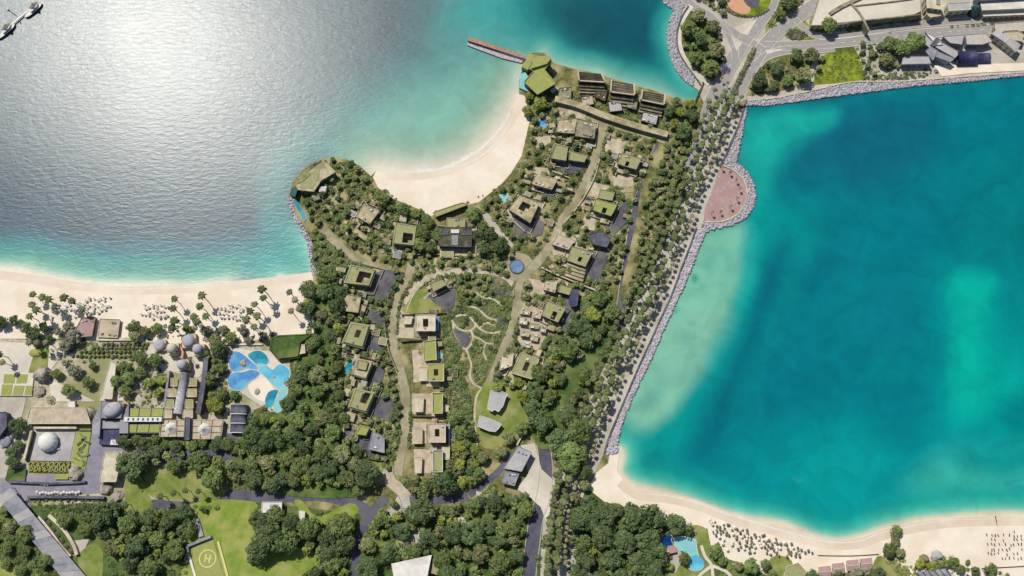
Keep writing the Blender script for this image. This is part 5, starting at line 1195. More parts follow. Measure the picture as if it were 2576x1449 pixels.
def navy_dome():
    a,b=U(2410,142,6),U(2494,140,6); c=(a+b)/2; root=empty('vaulted_hall',(c.x,c.y,GZ),'dark navy arched vault roof on the north-east shore','hall'); AVOID.append([(p.x,p.y) for p in UL([(2396,112),(2506,112),(2506,160),(2396,160)])])
    mb=MB(); vault(mb,a,(a+b)/2+Vector((2,0,0)),13,GZ+1,6.5,12); mb.build('vault',M['navy'],root,shade=True)
    mb=MB(); vault(mb,(a+b)/2+Vector((2,0,0)),b,9,GZ+1,4.2,12); mb.build('low_vault',M['navy'],root,shade=True)
    mb=MB(); mb.bar(a-Vector((.3,0,0)),a+Vector((.3,0,0)),10,GZ,GZ+3.2); mb.build('end_wall',M['slate'],root)
navy_dome()
gable('gabled_hall','long grey gabled hall with pale ridge running down to the shore at top right','hall',[(2494,84),(2510,76),(2568,112),(2556,132)],8,1.2,'cream','grey_roof')
building('flat_roof_house','small beige house right of the grey gabled hall','house',[(2524,78),(2558,76),(2576,88),(2570,104),(2530,98)],7,'beige','beige',None,0)
building('long_hall','long beige hall behind the grey gabled hall at the right edge','hall',[(2502,60),(2620,50),(2620,76),(2504,82)],7,'beige','paving_grey',None,0)
# plaza in the roundabout
sheet('paving',[(1818,-30),(1830,14),(1850,34),(1878,42),(1910,38),(1930,20),(1942,-10),(1940,-40),(1820,-60)],M['lime'],4)
sheet('paving',[(1822,-30),(1832,14),(1850,30),(1874,36),(1888,26),(1882,6),(1870,-14),(1850,-40)],M['terracotta'],3)
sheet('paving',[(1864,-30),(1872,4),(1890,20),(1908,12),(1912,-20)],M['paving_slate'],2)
# ------------------------------------------------------------------ jetty, boats, sea walls
def jetty():
    A,B=U(1178,98,2),U(1322,146,2); c=(A+B)/2; root=empty('jetty',(c.x,c.y,0),'long narrow jetty with pink deck and pale stone flank off the northern headland','jetty')
    P=UL([(1179,95),(1184,94),(1322,141),(1320,148),(1176,103)],2.6); mb=MB(); mb.prism(P,2.2,2.6,bottom=True); mb.build('deck',M['wood'],root)
    mb=MB(); q=UL([(1177,103),(1320,149)],3); mb.bar(q[0],q[1],.35,2.3,3.5); mb.build('rail',M['dark_stone'],root)
    P=UL([(1177,104),(1320,149),(1312,158),(1262,146),(1190,119),(1176,113)],1.4); mb=MB(); mb.prism(P,-1.5,1.4); mb.build('stone_flank',M['rock'],root)
    for k in range(9):
        p=A+(B-A)*((k+.4)/9); mb=MB(); mb.tube((p.x,p.y,-2),(p.x,p.y,2.3),.35,.35); mb.build('pile',M['stone'],root)
jetty()
def boat(label,a,b,wd):
    A,B=U(*a,1),U(*b,1); c=(A+B)/2; root=empty('moored_boat',(c.x,c.y,0),label,'boat'); d=(B-A); L=d.length; d.normalize(); q=Vector((-d.y,d.x,0))
    prof=[(0,.25),(.12,.75),(.35,1),(.65,1),(.88,.7),(1,.08)]
    mb=MB(); vs=[]
    for t,k in prof:
        p=A+d*(L*t)
        for s,zz,kk in ((-1,1.8,1),(-1,-.4,.7),(1,-.4,.7),(1,1.8,1)): vs.append((p.x+q.x*s*k*kk*wd/2,p.y+q.y*s*k*kk*wd/2,zz))
    fs=[]
    for i in range(len(prof)-1):
        for j in range(3): fs.append((4*i+j,4*i+j+1,4*(i+1)+j+1,4*(i+1)+j))
    fs+=[(0,3,2,1),(4*5,4*5+1,4*5+2,4*5+3)]; mb.add(vs,fs); mb.build('hull',M['hull'],root)
    mb=MB(); dk=[A+d*(L*t)+q*(k*wd/2*.86) for t,k in prof]+[A+d*(L*t)-q*(k*wd/2*.86) for t,k in prof[::-1]]; mb.prism(dk,1.4,1.9); mb.build('deck',M['paint'],root)
    mb=MB(); p=A+d*L*.35; r=A+d*L*.62; mb.bar(p,r,wd*.5,1.9,3.4); cb=mb.build('cabin',M['white'],root)
    mb=MB(); mb.bar(p+d*.6,r-d*.6,wd*.53,2.4,3.0); mb.build('cabin_window',M['glass'],cb)
    mb=MB(); t=A+d*L*.66; mb.tube((t.x,t.y,1.9),(t.x,t.y,11),.16,.08); mb.build('mast',M['dark_metal'],root)
    for s,e in ((.28,5),(-.3,4)):
        mb=MB(); o=t+d*(L*s)+q*(2.8); mb.add([(t.x,t.y,9),(o.x,o.y,2.6),(t.x+q.x*.6,t.y+q.y*.6,2.4)],[(0,1,2),(2,1,0)]); mb.build('sail',M['canvas'],root)
boat('dark-hulled boat with white deck cut off at the left edge of the sea',(-6,98),(38,62),5.0)
boat('dark-hulled boat with white deck and grey cabin at the top left of the sea',(64,44),(106,9),5.0)
def gangway():
    A,B=U(10,76,2),U(78,18,2); c=(A+B)/2; root=empty('pontoon',(c.x,c.y,0),'narrow white pontoon running between the two dark boats','pontoon')
    mb=MB(); mb.bar(A,B,1.7,.3,1.5); mb.build('deck',M['paint'],root)
    n=Vector(((B-A).y,-(B-A).x,0)).normalized()*1.2; mb=MB(); mb.bar(A+n,B+n,.6,.2,.9); mb.build('fender',M['hull'],root)
gangway()
def buoy(u,v,u2,v2,label):
    c=U(u,v,.6); root=empty('mooring_buoy',(c.x,c.y,0),label,'buoy'); mb=MB(); mb.dome(c.x,c.y,.3,1.1,1.2,14,6); mb.build('float',M['paint'],root,shade=True)
    d=U(u2,v2,.3); mb=MB(); mb.tube((c.x,c.y,.4),(d.x,d.y,.6),.35,.25,6); mb.build('boom',M['hull'],root)
buoy(20,24,42,40,'round white mooring buoy with dark boom left of the pontoon'); buoy(47,46,52,60,'white mooring float with dark boom below the middle of the pontoon')
SEA=[(1878,250),(1866,290),(1848,340),(1826,390),(1810,418)]; SEA2=[(1752,572),(1735,620),(1712,680),(1690,740),(1660,805),(1640,850),(1610,915),(1580,985),(1550,1055),(1528,1110),(1520,1140)]
wallseg('sea_wall','dark-capped sea wall along the causeway north of the pink terrace',SEA,1.3,1.0,'paint','sea wall',None,4,cap='slate')
wallseg('sea_wall','dark-capped sea wall along the causeway south of the pink terrace',SEA2,1.3,1.0,'paint','sea wall',None,4,cap='slate')
TER=[(1815,415),(1848,429),(1871,454),(1880,483),(1873,514),(1851,541),(1813,557),(1772,557)]
wallseg('sea_wall','pale curved parapet around the pink semicircular terrace',TER,1.0,.9,'cream','parapet',None,4)
wallseg('sea_wall','dark-lined curved wall round the teardrop park on the north shore',[(1732,14),(1714,44),(1703,84),(1706,124),(1722,156),(1748,192),(1762,212)],1.2,.9,'cream','sea wall',None,4,cap='slate')
wallseg('bridge_parapet','dark straight bridge parapet on the west side of the causeway',[(1770,206),(1749,257)],1.5,1.3,'dark_stone','parapet',None)
wallseg('sea_wall','pale wall above the rocks of the north-east shore',[(1885,252),(1960,244),(2040,228),(2140,206),(2260,204),(2400,194),(2620,178)],1.1,1.0,'cream','sea wall',None,4)
# bench row, lamp posts on the promenade
# ------------------------------------------------------------------ planting
NR = np.random.RandomState(11)
def cards(centres, normals, size, jit=.35):
    """a cloud of small folded leaf cards"""
    n = len(centres); nn = normals+NR.normal(0, jit, (n,3)); nn /= np.linalg.norm(nn,axis=1)[:,None]+1e-9
    t = np.cross(nn, NR.normal(0,1,(n,3))); t /= np.linalg.norm(t,axis=1)[:,None]+1e-9
    b = np.cross(nn, t); s = size*NR.uniform(.6,1.35,n)[:,None]; s2 = s*NR.uniform(.5,.85,(n,1))
    fold = nn*s*NR.uniform(-.3,.1,(n,1))
    V = np.stack([centres-t*s+fold, centres-b*s2, centres+t*s+fold, centres+b*s2],1).reshape(-1,3)
    F = np.arange(4*n).reshape(n,4)
    return V, F
def crown_cards(rad, z0, h, lumps, per, size, seed):
    r = np.random.RandomState(seed); Cs=[]; Ns=[]
    for k in range(lumps):
        a = r.uniform(0,6.283); rr = rad*math.sqrt(r.uniform(0,1))*.74; f = 1-(rr/rad)**2
        c = np.array([rr*math.cos(a), rr*math.sin(a), z0+h*(.25+.6*f*r.uniform(.6,1.0))]); lr = rad*r.uniform(.24,.42)
        d = r.normal(0,1,(per,3)); d[:,2] = np.abs(d[:,2])*1.1-.25; d /= np.linalg.norm(d,axis=1)[:,None]
        q = lr*r.uniform(.72,1.05,(per,1))
        Cs.append(c+d*q*np.array([1,1,.85])); Ns.append(d+np.array([0,0,.35]))
    return cards(np.concatenate(Cs), np.concatenate(Ns), size)
def np_obj(name, V, F, m, parent=None):
    me = bpy.data.meshes.new(name); k = F.shape[1]; me.vertices.add(len(V)); me.vertices.foreach_set('co', V.astype(np.float32).ravel())
    me.loops.add(F.size); me.loops.foreach_set('vertex_index', F.astype(np.int32).ravel())
    me.polygons.add(len(F)); me.polygons.foreach_set('loop_start', (np.arange(len(F))*k).astype(np.int32)); me.polygons.foreach_set('loop_total', np.full(len(F),k,np.int32))
    me.update(calc_edges=True); me.materials.append(M[m])
    o = bpy.data.objects.new(name, me); COL.objects.link(o)
    if parent is not None: o.parent = parent
    return o
class Proto:
    def __init__(s, maker): s.maker = maker; s.root = None; s.used = False
    def place(s, loc, rz, sc_, label, group):
        if s.root is None:
            s.root = s.maker(); r = s.root; r.location = loc; r.rotation_euler = (0,0,rz); r.scale = (sc_,)*3; r['label'] = label
            if group: r['group'] = group
            return r
        return dup(s.root, loc, rz, sc_, label, group)
def tree_maker(name, cat, rad, h, m, seed, lumps=24, per=48, size=.56):
    def f():
        root = bpy.data.objects.new(name, None); COL.objects.link(root); root['category'] = cat; root.empty_display_size = 1
        mb = MB(); rr = random.Random(seed); th = h*.45
        mb.tube((0,0,-.3),(.1,.1,th),rad*.07,rad*.05,7)
        for k in range(5):
            a = k*1.257+rr.random(); e = (rad*.55*math.cos(a), rad*.55*math.sin(a), h*rr.uniform(.6,.75)); mb.tube((.1,.1,th*rr.uniform(.75,1)), e, rad*.04, rad*.015, 5)
        mb.build('trunk', M['bark'], root)
        V,F = crown_cards(rad, h*.3, h*.62, lumps, per, size, seed); np_obj('crown', V, F, m, root); return root
    return f
def palm_maker(name, h, rad, m, seed, nf=24, wd=.7):
    def f():
        root = bpy.data.objects.new(name, None); COL.objects.link(root); root['category'] = 'palm'; root.empty_display_size = 1
        rr = random.Random(seed); mb = MB(); lean = (rr.uniform(-.5,.5), rr.uniform(-.5,.5)); p = (0,0,-.3)
        for k in range(1,5):
            t=k/4; q=(lean[0]*t*t,lean[1]*t*t,h*t); mb.tube(p,q,.3-.1*(t-.25),.3-.1*t,7); p=q
        mb.build('trunk', M['palm_bark'], root)
        cb = MB(); top = Vector(p)
        for k in range(nf):
            a = k*2.39996+rr.uniform(-.2,.2); el = rr.uniform(.0,1.05); L = rad*rr.uniform(.85,1.1); d = Vector((math.cos(a),math.sin(a),0)); q = Vector((-d.y,d.x,0)); pts=[]
            for j in range(6):
                t=j/5; pts.append(top+d*(L*t*math.cos(el*.75))+Vector((0,0,L*(math.sin(el)*t*.9-.75*t*t))))
            for j in range(5):
                w0=wd*math.sin(.35+2.6*j/5)*1.1; w1=wd*math.sin(.35+2.6*(j+1)/5)*1.1 if j<4 else .04
                dn=Vector((0,0,-.22))
                cb.add([pts[j],pts[j+1],pts[j+1]+q*w1+dn,pts[j]+q*w0+dn,pts[j+1]-q*w1+dn,pts[j]-q*w0+dn],[(0,1,2,3),(1,0,5,4)])
        cb.build('crown', M[m], root); return root
    return f
T = {
 'leaf': [Proto(tree_maker('broadleaf_tree','tree',4.6,8,'leaf',s)) for s in (1,2,3,4)],
 'dark': [Proto(tree_maker('broadleaf_tree','tree',5.2,9,'leaf_dark',s,28,46,.58)) for s in (5,6,7,8)],
 'bright': [Proto(tree_maker('broadleaf_tree','tree',4.2,7,'leaf_bright',s)) for s in (9,10)],
 'olive': [Proto(tree_maker('broadleaf_tree','tree',4.2,7,'leaf_olive',s)) for s in (11,12,13)],
 'grey': [Proto(tree_maker('broadleaf_tree','tree',4.0,7,'leaf_grey',s,20,44,.54)) for s in (14,15)],
}
PALM = [Proto(palm_maker('palm_tree',h,3.4,'palm_leaf',s)) for h,s in ((11,1),(12.5,2),(13.5,3),(12,4))]
DATE = [Proto(palm_maker('date_palm',h,2.7,'palm_dry',s,26,.6)) for h,s in ((11,5),(13,6),(12,7))]
TALLP = [Proto(palm_maker('palm_tree',h,3.3,'palm_leaf',s,24,.62)) for h,s in ((15,8),(17,9),(13,10))]
DATEP = [Proto(palm_maker('date_palm',h,2.9,'palm_dry',s,24,.62)) for h,s in ((15,11),(17,12))]
def keepout(x, y, m=0):
    for P in AVOID:
        if abs(P[0][0]-x) > 70 or abs(P[0][1]-y) > 70: continue
        if inside(x, y, P): return True
        if m:
            for p in P:
                if (p[0]-x)**2+(p[1]-y)**2 < m*m: return True
    return False
ROADS = []
def scatter(poly, spacing, seed, avoid=True, n=4000, margin=1.5, smoothit=True):
    rr = random.Random(seed); pl = smooth(poly,3) if smoothit else poly
    us=[p[0] for p in pl]; vs=[p[1] for p in pl]; pts=[]
    for k in range(n):
        u=rr.uniform(min(us),max(us)); v=rr.uniform(min(vs),max(vs))
        if not inside(u,v,pl): continue
        if any((u-a)**2+(v-b)**2 < spacing**2 for a,b in pts): continue
        w_=U(u,v)
        if avoid and keepout(w_.x,w_.y,margin): continue
        pts.append((u,v))
    return pts
NT=[0]; SPK=1.72; SZK=1.28
def plant(poly, spacing, kinds, label, group, seed, smin=.85, smax=1.2, avoid=True, margin=3.6, table=T):
    rr = random.Random(seed+100)
    for u,v in scatter(poly,spacing*SPK,seed,avoid,margin=margin):
        k = rr.choice(kinds); pr = rr.choice(table[k]) if isinstance(k,str) else k
        nm = {'leaf':'green','dark':'dark green','bright':'bright green','olive':'olive','grey':'grey-green'}[k]
        pr.place(U(u,v), rr.uniform(0,6.28), rr.uniform(smin,smax)*SZK*rr.choice((.7,.9,1,1.05,1.25)), label.replace('*',nm), group+' ('+nm+')'); NT[0]+=1
# floor under the woods
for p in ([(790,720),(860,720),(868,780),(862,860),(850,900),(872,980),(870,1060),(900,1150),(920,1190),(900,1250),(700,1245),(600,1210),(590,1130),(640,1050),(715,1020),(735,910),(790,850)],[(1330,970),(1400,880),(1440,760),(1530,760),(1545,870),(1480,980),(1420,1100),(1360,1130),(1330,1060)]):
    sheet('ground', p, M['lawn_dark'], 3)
plant([(786,706),(856,700),(862,780),(858,850),(850,900),(856,960),(872,1060),(890,1120),(925,1160),(935,1200),(905,1250),(800,1245),(690,1225),(600,1190),(596,1120),(640,1056),(716,1030),(738,920),(790,860),(772,770)],22,['leaf','dark','dark','olive','leaf'],'* broadleaf tree in the dense grove between the splash pools and west villas','trees of the dense west grove',1,.82,1.2)
plant([(345,1150),(430,1138),(560,1150),(590,1190),(560,1225),(420,1200),(350,1190)],32,['leaf','bright','dark'],'* rounded tree on the slope below the dark slate road','trees below the slate road',2,1.0,1.4)
plant([(150,1276),(250,1280),(262,1320),(200,1340),(150,1318)],28,['dark','leaf'],'* tree in the clump right of the curved cream walls','trees beside the curved walls',3,1.1,1.4)
plant([(270,1262),(330,1300),(440,1280),(560,1290),(570,1340),(480,1350),(440,1400),(380,1440),(300,1400),(250,1330)],27,['dark','leaf','olive'],'* tree on the bank left of the helipad','trees left of the helipad',4,1.0,1.35)
plant([(600,1290),(700,1296),(760,1320),(880,1300),(895,1360),(880,1400),(760,1380),(660,1390),(610,1360)],24,['dark','dark','leaf'],'* tree in the wood south of the white flat pavilion','trees south of the white pavilion',5,1.0,1.35)
plant([(800,1400),(880,1400),(890,1470),(800,1470)],26,['dark','leaf'],'* tree at the bottom edge left of the slate lane','trees at the bottom left of the lane',6,1.0,1.3)
plant([(930,1310),(1030,1290),(1200,1272),(1330,1262),(1345,1340),(1330,1470),(1120,1470),(1110,1400),(1080,1392),(970,1412),(905,1440),(910,1370)],26,['dark','leaf','olive','dark'],'* tree in the wood around the white pitched-roof house','trees around the white pitched roof',7,.95,1.35)
plant([(1452,1262),(1500,1262),(1580,1280),(1690,1310),(1730,1330),(1690,1342),(1650,1350),(1640,1440),(1600,1470),(1470,1470),(1440,1420),(1436,1320)],25,['dark','dark','leaf'],'* tree in the dark grove between the palm avenue and the lagoon pool','trees of the dark beach grove',8,1.05,1.45)
plant([(1660,1400),(1720,1400),(1724,1440),(1690,1470),(1640,1470)],24,['leaf','bright'],'* tree beside the lagoon pool at the bottom edge','trees beside the lagoon pool',9,.8,1.1)
plant([(1020,1196),(1100,1200),(1180,1190),(1200,1215),(1150,1240),(1050,1248),(1030,1235)],24,['leaf','dark'],'* tree along the curved lane south of the central villas','trees by the curved lane',10,.9,1.2)
plant([(1142,1050),(1190,1090),(1196,1180),(1150,1190),(1125,1170),(1140,1110)],21,['bright','leaf'],'* tree right of the two southernmost central villas','trees right of the southern central villas',11,.8,1.1)
plant([(1210,1130),(1290,1090),(1320,1080),(1300,1120),(1260,1180),(1240,1230),(1200,1240)],22,['leaf','olive'],'* tree on the bank beside the grey flat-roofed building','trees beside the grey flat roof',12,.8,1.1)
plant([(1335,970),(1400,890),(1440,800),(1500,750),(1540,780),(1545,860),(1500,900),(1450,1000),(1400,1090),(1350,1110),(1330,1040)],24,['leaf','leaf','dark','bright'],'* tree in the grove along the east side of the village','trees of the east grove',13,.9,1.25)
plant([(1390,1060),(1440,1050),(1462,1090),(1450,1150),(1400,1160),(1376,1120)],28,['leaf','dark'],'* large tree beside the palm avenue near the small plaza','large trees near the small plaza',14,1.2,1.6)
plant([(1235,955),(1300,960),(1330,990),(1300,1020),(1280,980),(1240,975)],18,['bright'],'* tree around the large notched grey roof','trees around the notched grey roof',15,.7,.95)
plant([(1735,30),(1770,34),(1800,70),(1816,120),(1814,170),(1790,192),(1750,180),(1728,140),(1724,80)],21,['leaf','olive','dark'],'* tree in the teardrop park by the north roundabout','trees in the teardrop park',16,.85,1.2)
plant([(1910,160),(1960,142),(2046,142),(2040,180),(1990,215),(1900,225)],21,['leaf','dark','olive'],'* tree in the triangular garden beside the causeway junction','trees beside the causeway junction',17,.8,1.2)
plant([(2170,110),(2230,86),(2290,90),(2296,120),(2260,150),(2230,166),(2180,158)],19,['olive','leaf'],'* tree on the slope between lime grass and grey shore sheds','trees left of the shore sheds',18,.85,1.15)
plant([(1948,-20),(1986,-10),(1980,36),(1950,66),(1930,74)],16,['grey','leaf'],'* tree in the traffic island right of the terracotta plaza','trees right of the terracotta plaza',19,.7,1.0)
plant([(2040,36),(2076,40),(2086,72),(2050,78)],15,['leaf','olive'],'* tree inside the loop road by the beige hall','trees inside the loop road',20,.75,1.0)
plant([(1684,264),(1760,268),(1770,300),(1720,340),(1684,330)],17,['bright','leaf','dark'],'* tree at the end of the ridge-roofed blocks beside the causeway','trees beside the ridge-roofed blocks',21,.8,1.1)
plant([(1326,240),(1366,244),(1372,290),(1344,330),(1330,310)],17,['bright','leaf'],'* tree behind the cove beach below the headland house','trees behind the cove beach',22,.75,1.05)
plant([(1730,-30),(1800,-30),(1826,20),(1812,40),(1760,20)],16,['grey','dark'],'* tree in the planting left of the terracotta plaza','trees left of the terracotta plaza',23,.7,1.0)
plant([(990,-60),(1990,-60),(2040,-20),(2000,5)],30,['dark'],'* tree at the very top edge of the north shore','trees at the top edge',24) if False else None
plant([(960,502),(1010,514),(1060,534),(1080,560),(1060,640),(1050,560),(980,530)],17,['leaf','bright'],'* tree behind the cove beach near the square courtyard villa','trees near the square courtyard villa',25,.7,1.0)
plant([(1190,540),(1215,530),(1240,600),(1270,630),(1200,650),(1186,610)],17,['dark','leaf'],'* tree right of the dark glass-roofed villa','trees right of the glass-roofed villa',26,.75,1.05)
plant([(1056,580),(1100,560),(1100,640),(1060,650)],17,['dark','leaf'],'* tree left of the dark glass-roofed villa','trees left of the glass-roofed villa',27,.75,1.0)
plant([(28,1084),(62,1076),(52,1150),(60,1200),(20,1200),(36,1140)],14,['dark'],'* tree in the narrow bed left of the grey court','trees left of the grey court',28,.6,.8)
plant([(140,918),(230,908),(240,950),(210,985),(160,980)],19,['leaf','grey'],'* tree in the garden right of the grey-brown rock tower','trees near the rock tower',29,.7,1.0)
plant([(300,912),(335,910),(330,985),(300,985)],18,['bright','leaf'],'* tree beside the narrow cream hall roof','trees beside the narrow cream hall',30,.7,.95)
plant([(365,905),(415,905),(412,985),(360,985)],18,['leaf','bright'],'* tree left of the vaulted corridor','trees left of the vaulted corridor',31,.75,1.05)
plant([(530,880),(572,890),(570,960),(600,1010),(560,1040),(528,1010)],18,['leaf','bright','dark'],'* tree between the vaulted corridor and splash pools','trees right of the vaulted corridor',32,.75,1.05)
plant([(325,1098),(400,1104),(560,1108),(556,1124),(340,1122)],15,['dark','leaf'],'* tree along the north edge of the dark slate road','trees above the slate road',33,.6,.85)
plant([(340,820),(400,815),(390,850),(345,850)],15,['leaf','olive'],'* tree on the back of the west beach left of the domed towers','trees behind the west beach',34,.7,.9)
plant([(470,830),(560,820),(660,830),(676,862),(560,862),(480,856)],17,['olive','grey','leaf'],'* tree along the back of the west beach above the splash pools','trees behind the west beach pools',35,.65,.95)
plant([(80,822),(180,824),(196,866),(160,880),(90,850)],16,['dark','grey'],'* tree behind the reddish beach club roof','trees behind the beach club',36,.7,1.0)
plant([(0,808),(60,808),(60,822),(0,824)],12,['dark'],'* tree in the short row at the left end of the west beach','trees at the left end of the beach',37,.55,.7)
plant([(2236,1338),(2252,1332),(2262,1350),(2258,1400),(2240,1400),(2214,1390)],13,['olive','leaf'],'* tree on the spit across the east beach','trees on the beach spit',38,.65,.9)
plant([(2300,1418),(2376,1410),(2480,1420),(2490,1440),(2380,1436),(2310,1440)],14,['bright','leaf'],'* tree in the row behind the conical beach tents','trees behind the conical tents',39,.55,.75)
plant([(1790,1382),(1830,1410),(1870,1420),(1940,1422),(1930,1470),(1830,1470),(1800,1430)],17,['leaf','olive'],'* tree behind the east beach loungers at the bottom edge','trees behind the east loungers',40,.65,.95)
plant([(2030,1446),(2200,1436),(2226,1470),(2040,1490)],15,['dark','grey'],'* tree behind the row of beach huts','trees behind the beach huts',41,.65,.9)
plant([(-10,1290),(40,1290),(100,1370),(170,1460),(60,1470),(-10,1400)],24,['leaf','olive'],'* tree left of the stepped slate covered walkway','trees left of the covered walkway',42,.8,1.1)
plant([(590,1360),(620,1350),(640,1400),(620,1430),(590,1440)],18,['dark'],'* tree on the right edge of the helipad lawn','trees right of the helipad',43,.8,1.0)
plant([(1405,1180),(1460,1180),(1500,1230),(1480,1270),(1420,1320),(1420,1240)],22,['dark','olive'],'* tree where the palm avenue meets the east beach','trees at the end of the east beach',44,.7,1.0)
print('TREES', NT[0])
PLANTED = []
def woodland(label, polys, spacing, seed, mats, rmin=3.6, rmax=5.4):
    rr = random.Random(seed); acc = {m: ([],[]) for m in mats}
    for p in polys:
        for u,v in scatter(p, spacing, rr.randint(0,9999), True, margin=3.4 if rmax > 4 else 2.0):
            w_ = U(u,v); r = rr.uniform(rmin,rmax); m = rr.choice(mats)
            for k in range(13):
                a=rr.uniform(0,6.28); q=r*math.sqrt(rr.random())*.72; f=1-(q/r)**2; lr=r*rr.uniform(.26,.44); d=NR.normal(0,1,(26,3)); d[:,2]=np.abs(d[:,2])*1.1-.2; d/=np.linalg.norm(d,axis=1)[:,None]
                c=np.array([w_.x+q*math.cos(a), w_.y+q*math.sin(a), GZ+r*.75+r*.85*f*rr.uniform(.5,1)]); acc[m][0].append(c+d*lr*NR.uniform(.75,1.05,(26,1))); acc[m][1].append(d+np.array([0,0,.35]))
    for m,(cs,ns) in acc.items():
        V,F = cards(np.concatenate(cs),np.concatenate(ns),.66); o=np_obj('woodland',V,F,m); o['kind']='stuff'; o['label']=label; o['category']='woodland'
woodland('closed canopy of the woods filling in between the nearest trees',[
 [(786,706),(856,700),(862,780),(858,850),(850,900),(856,960),(872,1060),(890,1120),(925,1160),(935,1200),(905,1250),(800,1245),(690,1225),(600,1190),(596,1120),(640,1056),(716,1030),(738,920),(790,860),(772,770)],
 [(600,1290),(700,1296),(760,1320),(880,1300),(895,1360),(880,1400),(760,1380),(660,1390),(610,1360)],[(270,1262),(330,1300),(440,1280),(560,1290),(570,1340),(480,1350),(440,1400),(380,1440),(300,1400),(250,1330)],
 [(930,1310),(1030,1290),(1200,1272),(1330,1262),(1345,1340),(1330,1470),(1120,1470),(1110,1400),(1080,1392),(970,1412),(905,1440),(910,1370)],
 [(1452,1262),(1500,1262),(1580,1280),(1690,1310),(1730,1330),(1690,1342),(1650,1350),(1640,1440),(1600,1470),(1470,1470),(1440,1420),(1436,1320)],
 [(1335,970),(1400,890),(1440,800),(1500,750),(1540,780),(1545,860),(1500,900),(1450,1000),(1400,1090),(1350,1110),(1330,1040)],
 [(1020,1196),(1100,1200),(1180,1190),(1200,1215),(1150,1240),(1050,1248),(1030,1235)],[(1142,1050),(1190,1090),(1196,1180),(1150,1190),(1125,1170),(1140,1110)],
 [(345,1150),(430,1138),(560,1150),(600,1190),(560,1225),(420,1200),(350,1190)],[(960,1250),(1200,1250),(1320,1235),(1320,1260),(1000,1300)],[(800,1400),(880,1400),(890,1470),(800,1470)]],
 25, 5, ['leaf','leaf_dark','leaf','leaf_olive','leaf_bright','leaf_dark'], 2.6, 5.6)
woodland('small garden trees crowding the gaps between the village houses',[
 [(800,408),(900,420),(950,480),(1000,520),(1080,548),(1040,650),(960,660),(860,600),(790,560),(770,500)],[(790,580),(860,640),(960,680),(880,690),(800,690)],
 [(1330,240),(1420,240),(1500,290),(1500,330),(1450,440),(1340,600),(1250,640),(1200,560),(1210,520),(1300,440),(1340,340)],
 [(1520,300),(1690,340),(1650,440),(1590,600),(1540,720),(1440,720),(1360,690),(1400,570),(1490,460),(1510,380)],
 [(1310,720),(1420,700),(1540,740),(1430,900),(1360,960),(1240,960),(1300,800)],[(1160,696),(1220,690),(1240,740),(1180,760)],
 [(850,700),(1000,680),(985,800),(1000,930),(1010,1180),(940,1190),(860,1060),(850,860)],[(1040,640),(1140,640),(1280,640),(1280,690),(1060,700)],[(1620,440),(1740,330),(1690,560),(1600,740),(1560,740),(1600,600)],[(1690,340),(1770,290),(1740,420),(1680,570),(1610,720),(1560,820),(1540,800),(1600,640),(1650,460)],[(2165,100),(2300,84),(2280,150),(2190,190)],[(1905,165),(2056,140),(2040,196),(1890,236)],[(1728,20),(1790,40),(1816,120),(1810,190),(1740,180),(1716,100)]],
 19, 6, ['leaf','leaf_olive','leaf_dark'], 1.6, 3.1)
# --- shrubbery: uncountable low planting
def shrubbery(name, label, polys, n, rmin, rmax, mats, seed, hgt=.8, margin=1.0, per=26, size=.5):
    rr = random.Random(seed); groups = {m: ([],[]) for m in mats}; areas=[]
    for p in polys:
        pl = smooth(p,3); areas.append(pl)
    cnt=0; tries=0
    while cnt < n and tries < n*12:
        tries+=1; pl = rr.choice(areas); us=[p[0] for p in pl]; vs=[p[1] for p in pl]; u=rr.uniform(min(us),max(us)); v=rr.uniform(min(vs),max(vs))
        if not inside(u,v,pl): continue
        w_=U(u,v)
        if keepout(w_.x,w_.y,margin): continue
        m = mats[int((noise.noise(Vector((u*.02,v*.02,seed)))*.9+.5+rr.uniform(-.25,.25))*len(mats)) % len(mats)]
        r = rr.uniform(rmin,rmax); k = max(8,int(per*r*r/2.2)); d = NR.normal(0,1,(k,3)); d[:,2]=np.abs(d[:,2]); d/=np.linalg.norm(d,axis=1)[:,None]
        sc_ = np.array([1,1,hgt*rr.uniform(.6,1.2)]); groups[m][0].append(np.array([w_.x,w_.y,GZ+.1])+d*r*sc_*NR.uniform(.75,1.05,(k,1))); groups[m][1].append(d+np.array([0,0,.4])); cnt+=1
    for m,(cs,ns) in groups.items():
        if not cs: continue
        V,F = cards(np.concatenate(cs),np.concatenate(ns),size); o = np_obj(name,V,F,m); o['kind']='stuff'; o['label']=label; o['category']='shrubs'
PEN = [[(800,408),(900,420),(950,480),(1000,520),(1080,548),(1040,650),(960,660),(860,600),(790,560),(770,500)],[(790,580),(860,640),(960,680),(880,690),(800,690)],
 [(1330,240),(1420,240),(1500,290),(1500,330),(1450,440),(1340,600),(1250,640),(1200,560),(1210,520),(1300,440),(1340,340)],
 [(1520,300),(1690,340),(1650,440),(1590,600),(1540,720),(1440,720),(1360,690),(1400,570),(1490,460),(1510,380)],
 [(1310,720),(1420,700),(1540,740),(1430,900),(1360,960),(1240,960),(1300,800)],[(850,700),(1000,680),(985,800),(1000,930),(1010,1180),(940,1190),(860,1060),(850,860)],[(1020,690),(1140,650),(1280,650),(1280,690),(1060,720),(1020,800)],
 [(1395,240),(1520,210),(1680,260),(1680,330),(1560,300),(1440,262)],[(1110,790),(1140,800),(1200,1150),(1130,1200),(1110,1000)]]
shrubbery('shrubbery','mixed green and olive shrubbery filling the gaps between the peninsula villas',PEN,3800,.8,2.4,['leaf','leaf_olive','leaf_dark','leaf_olive','leaf'],71)
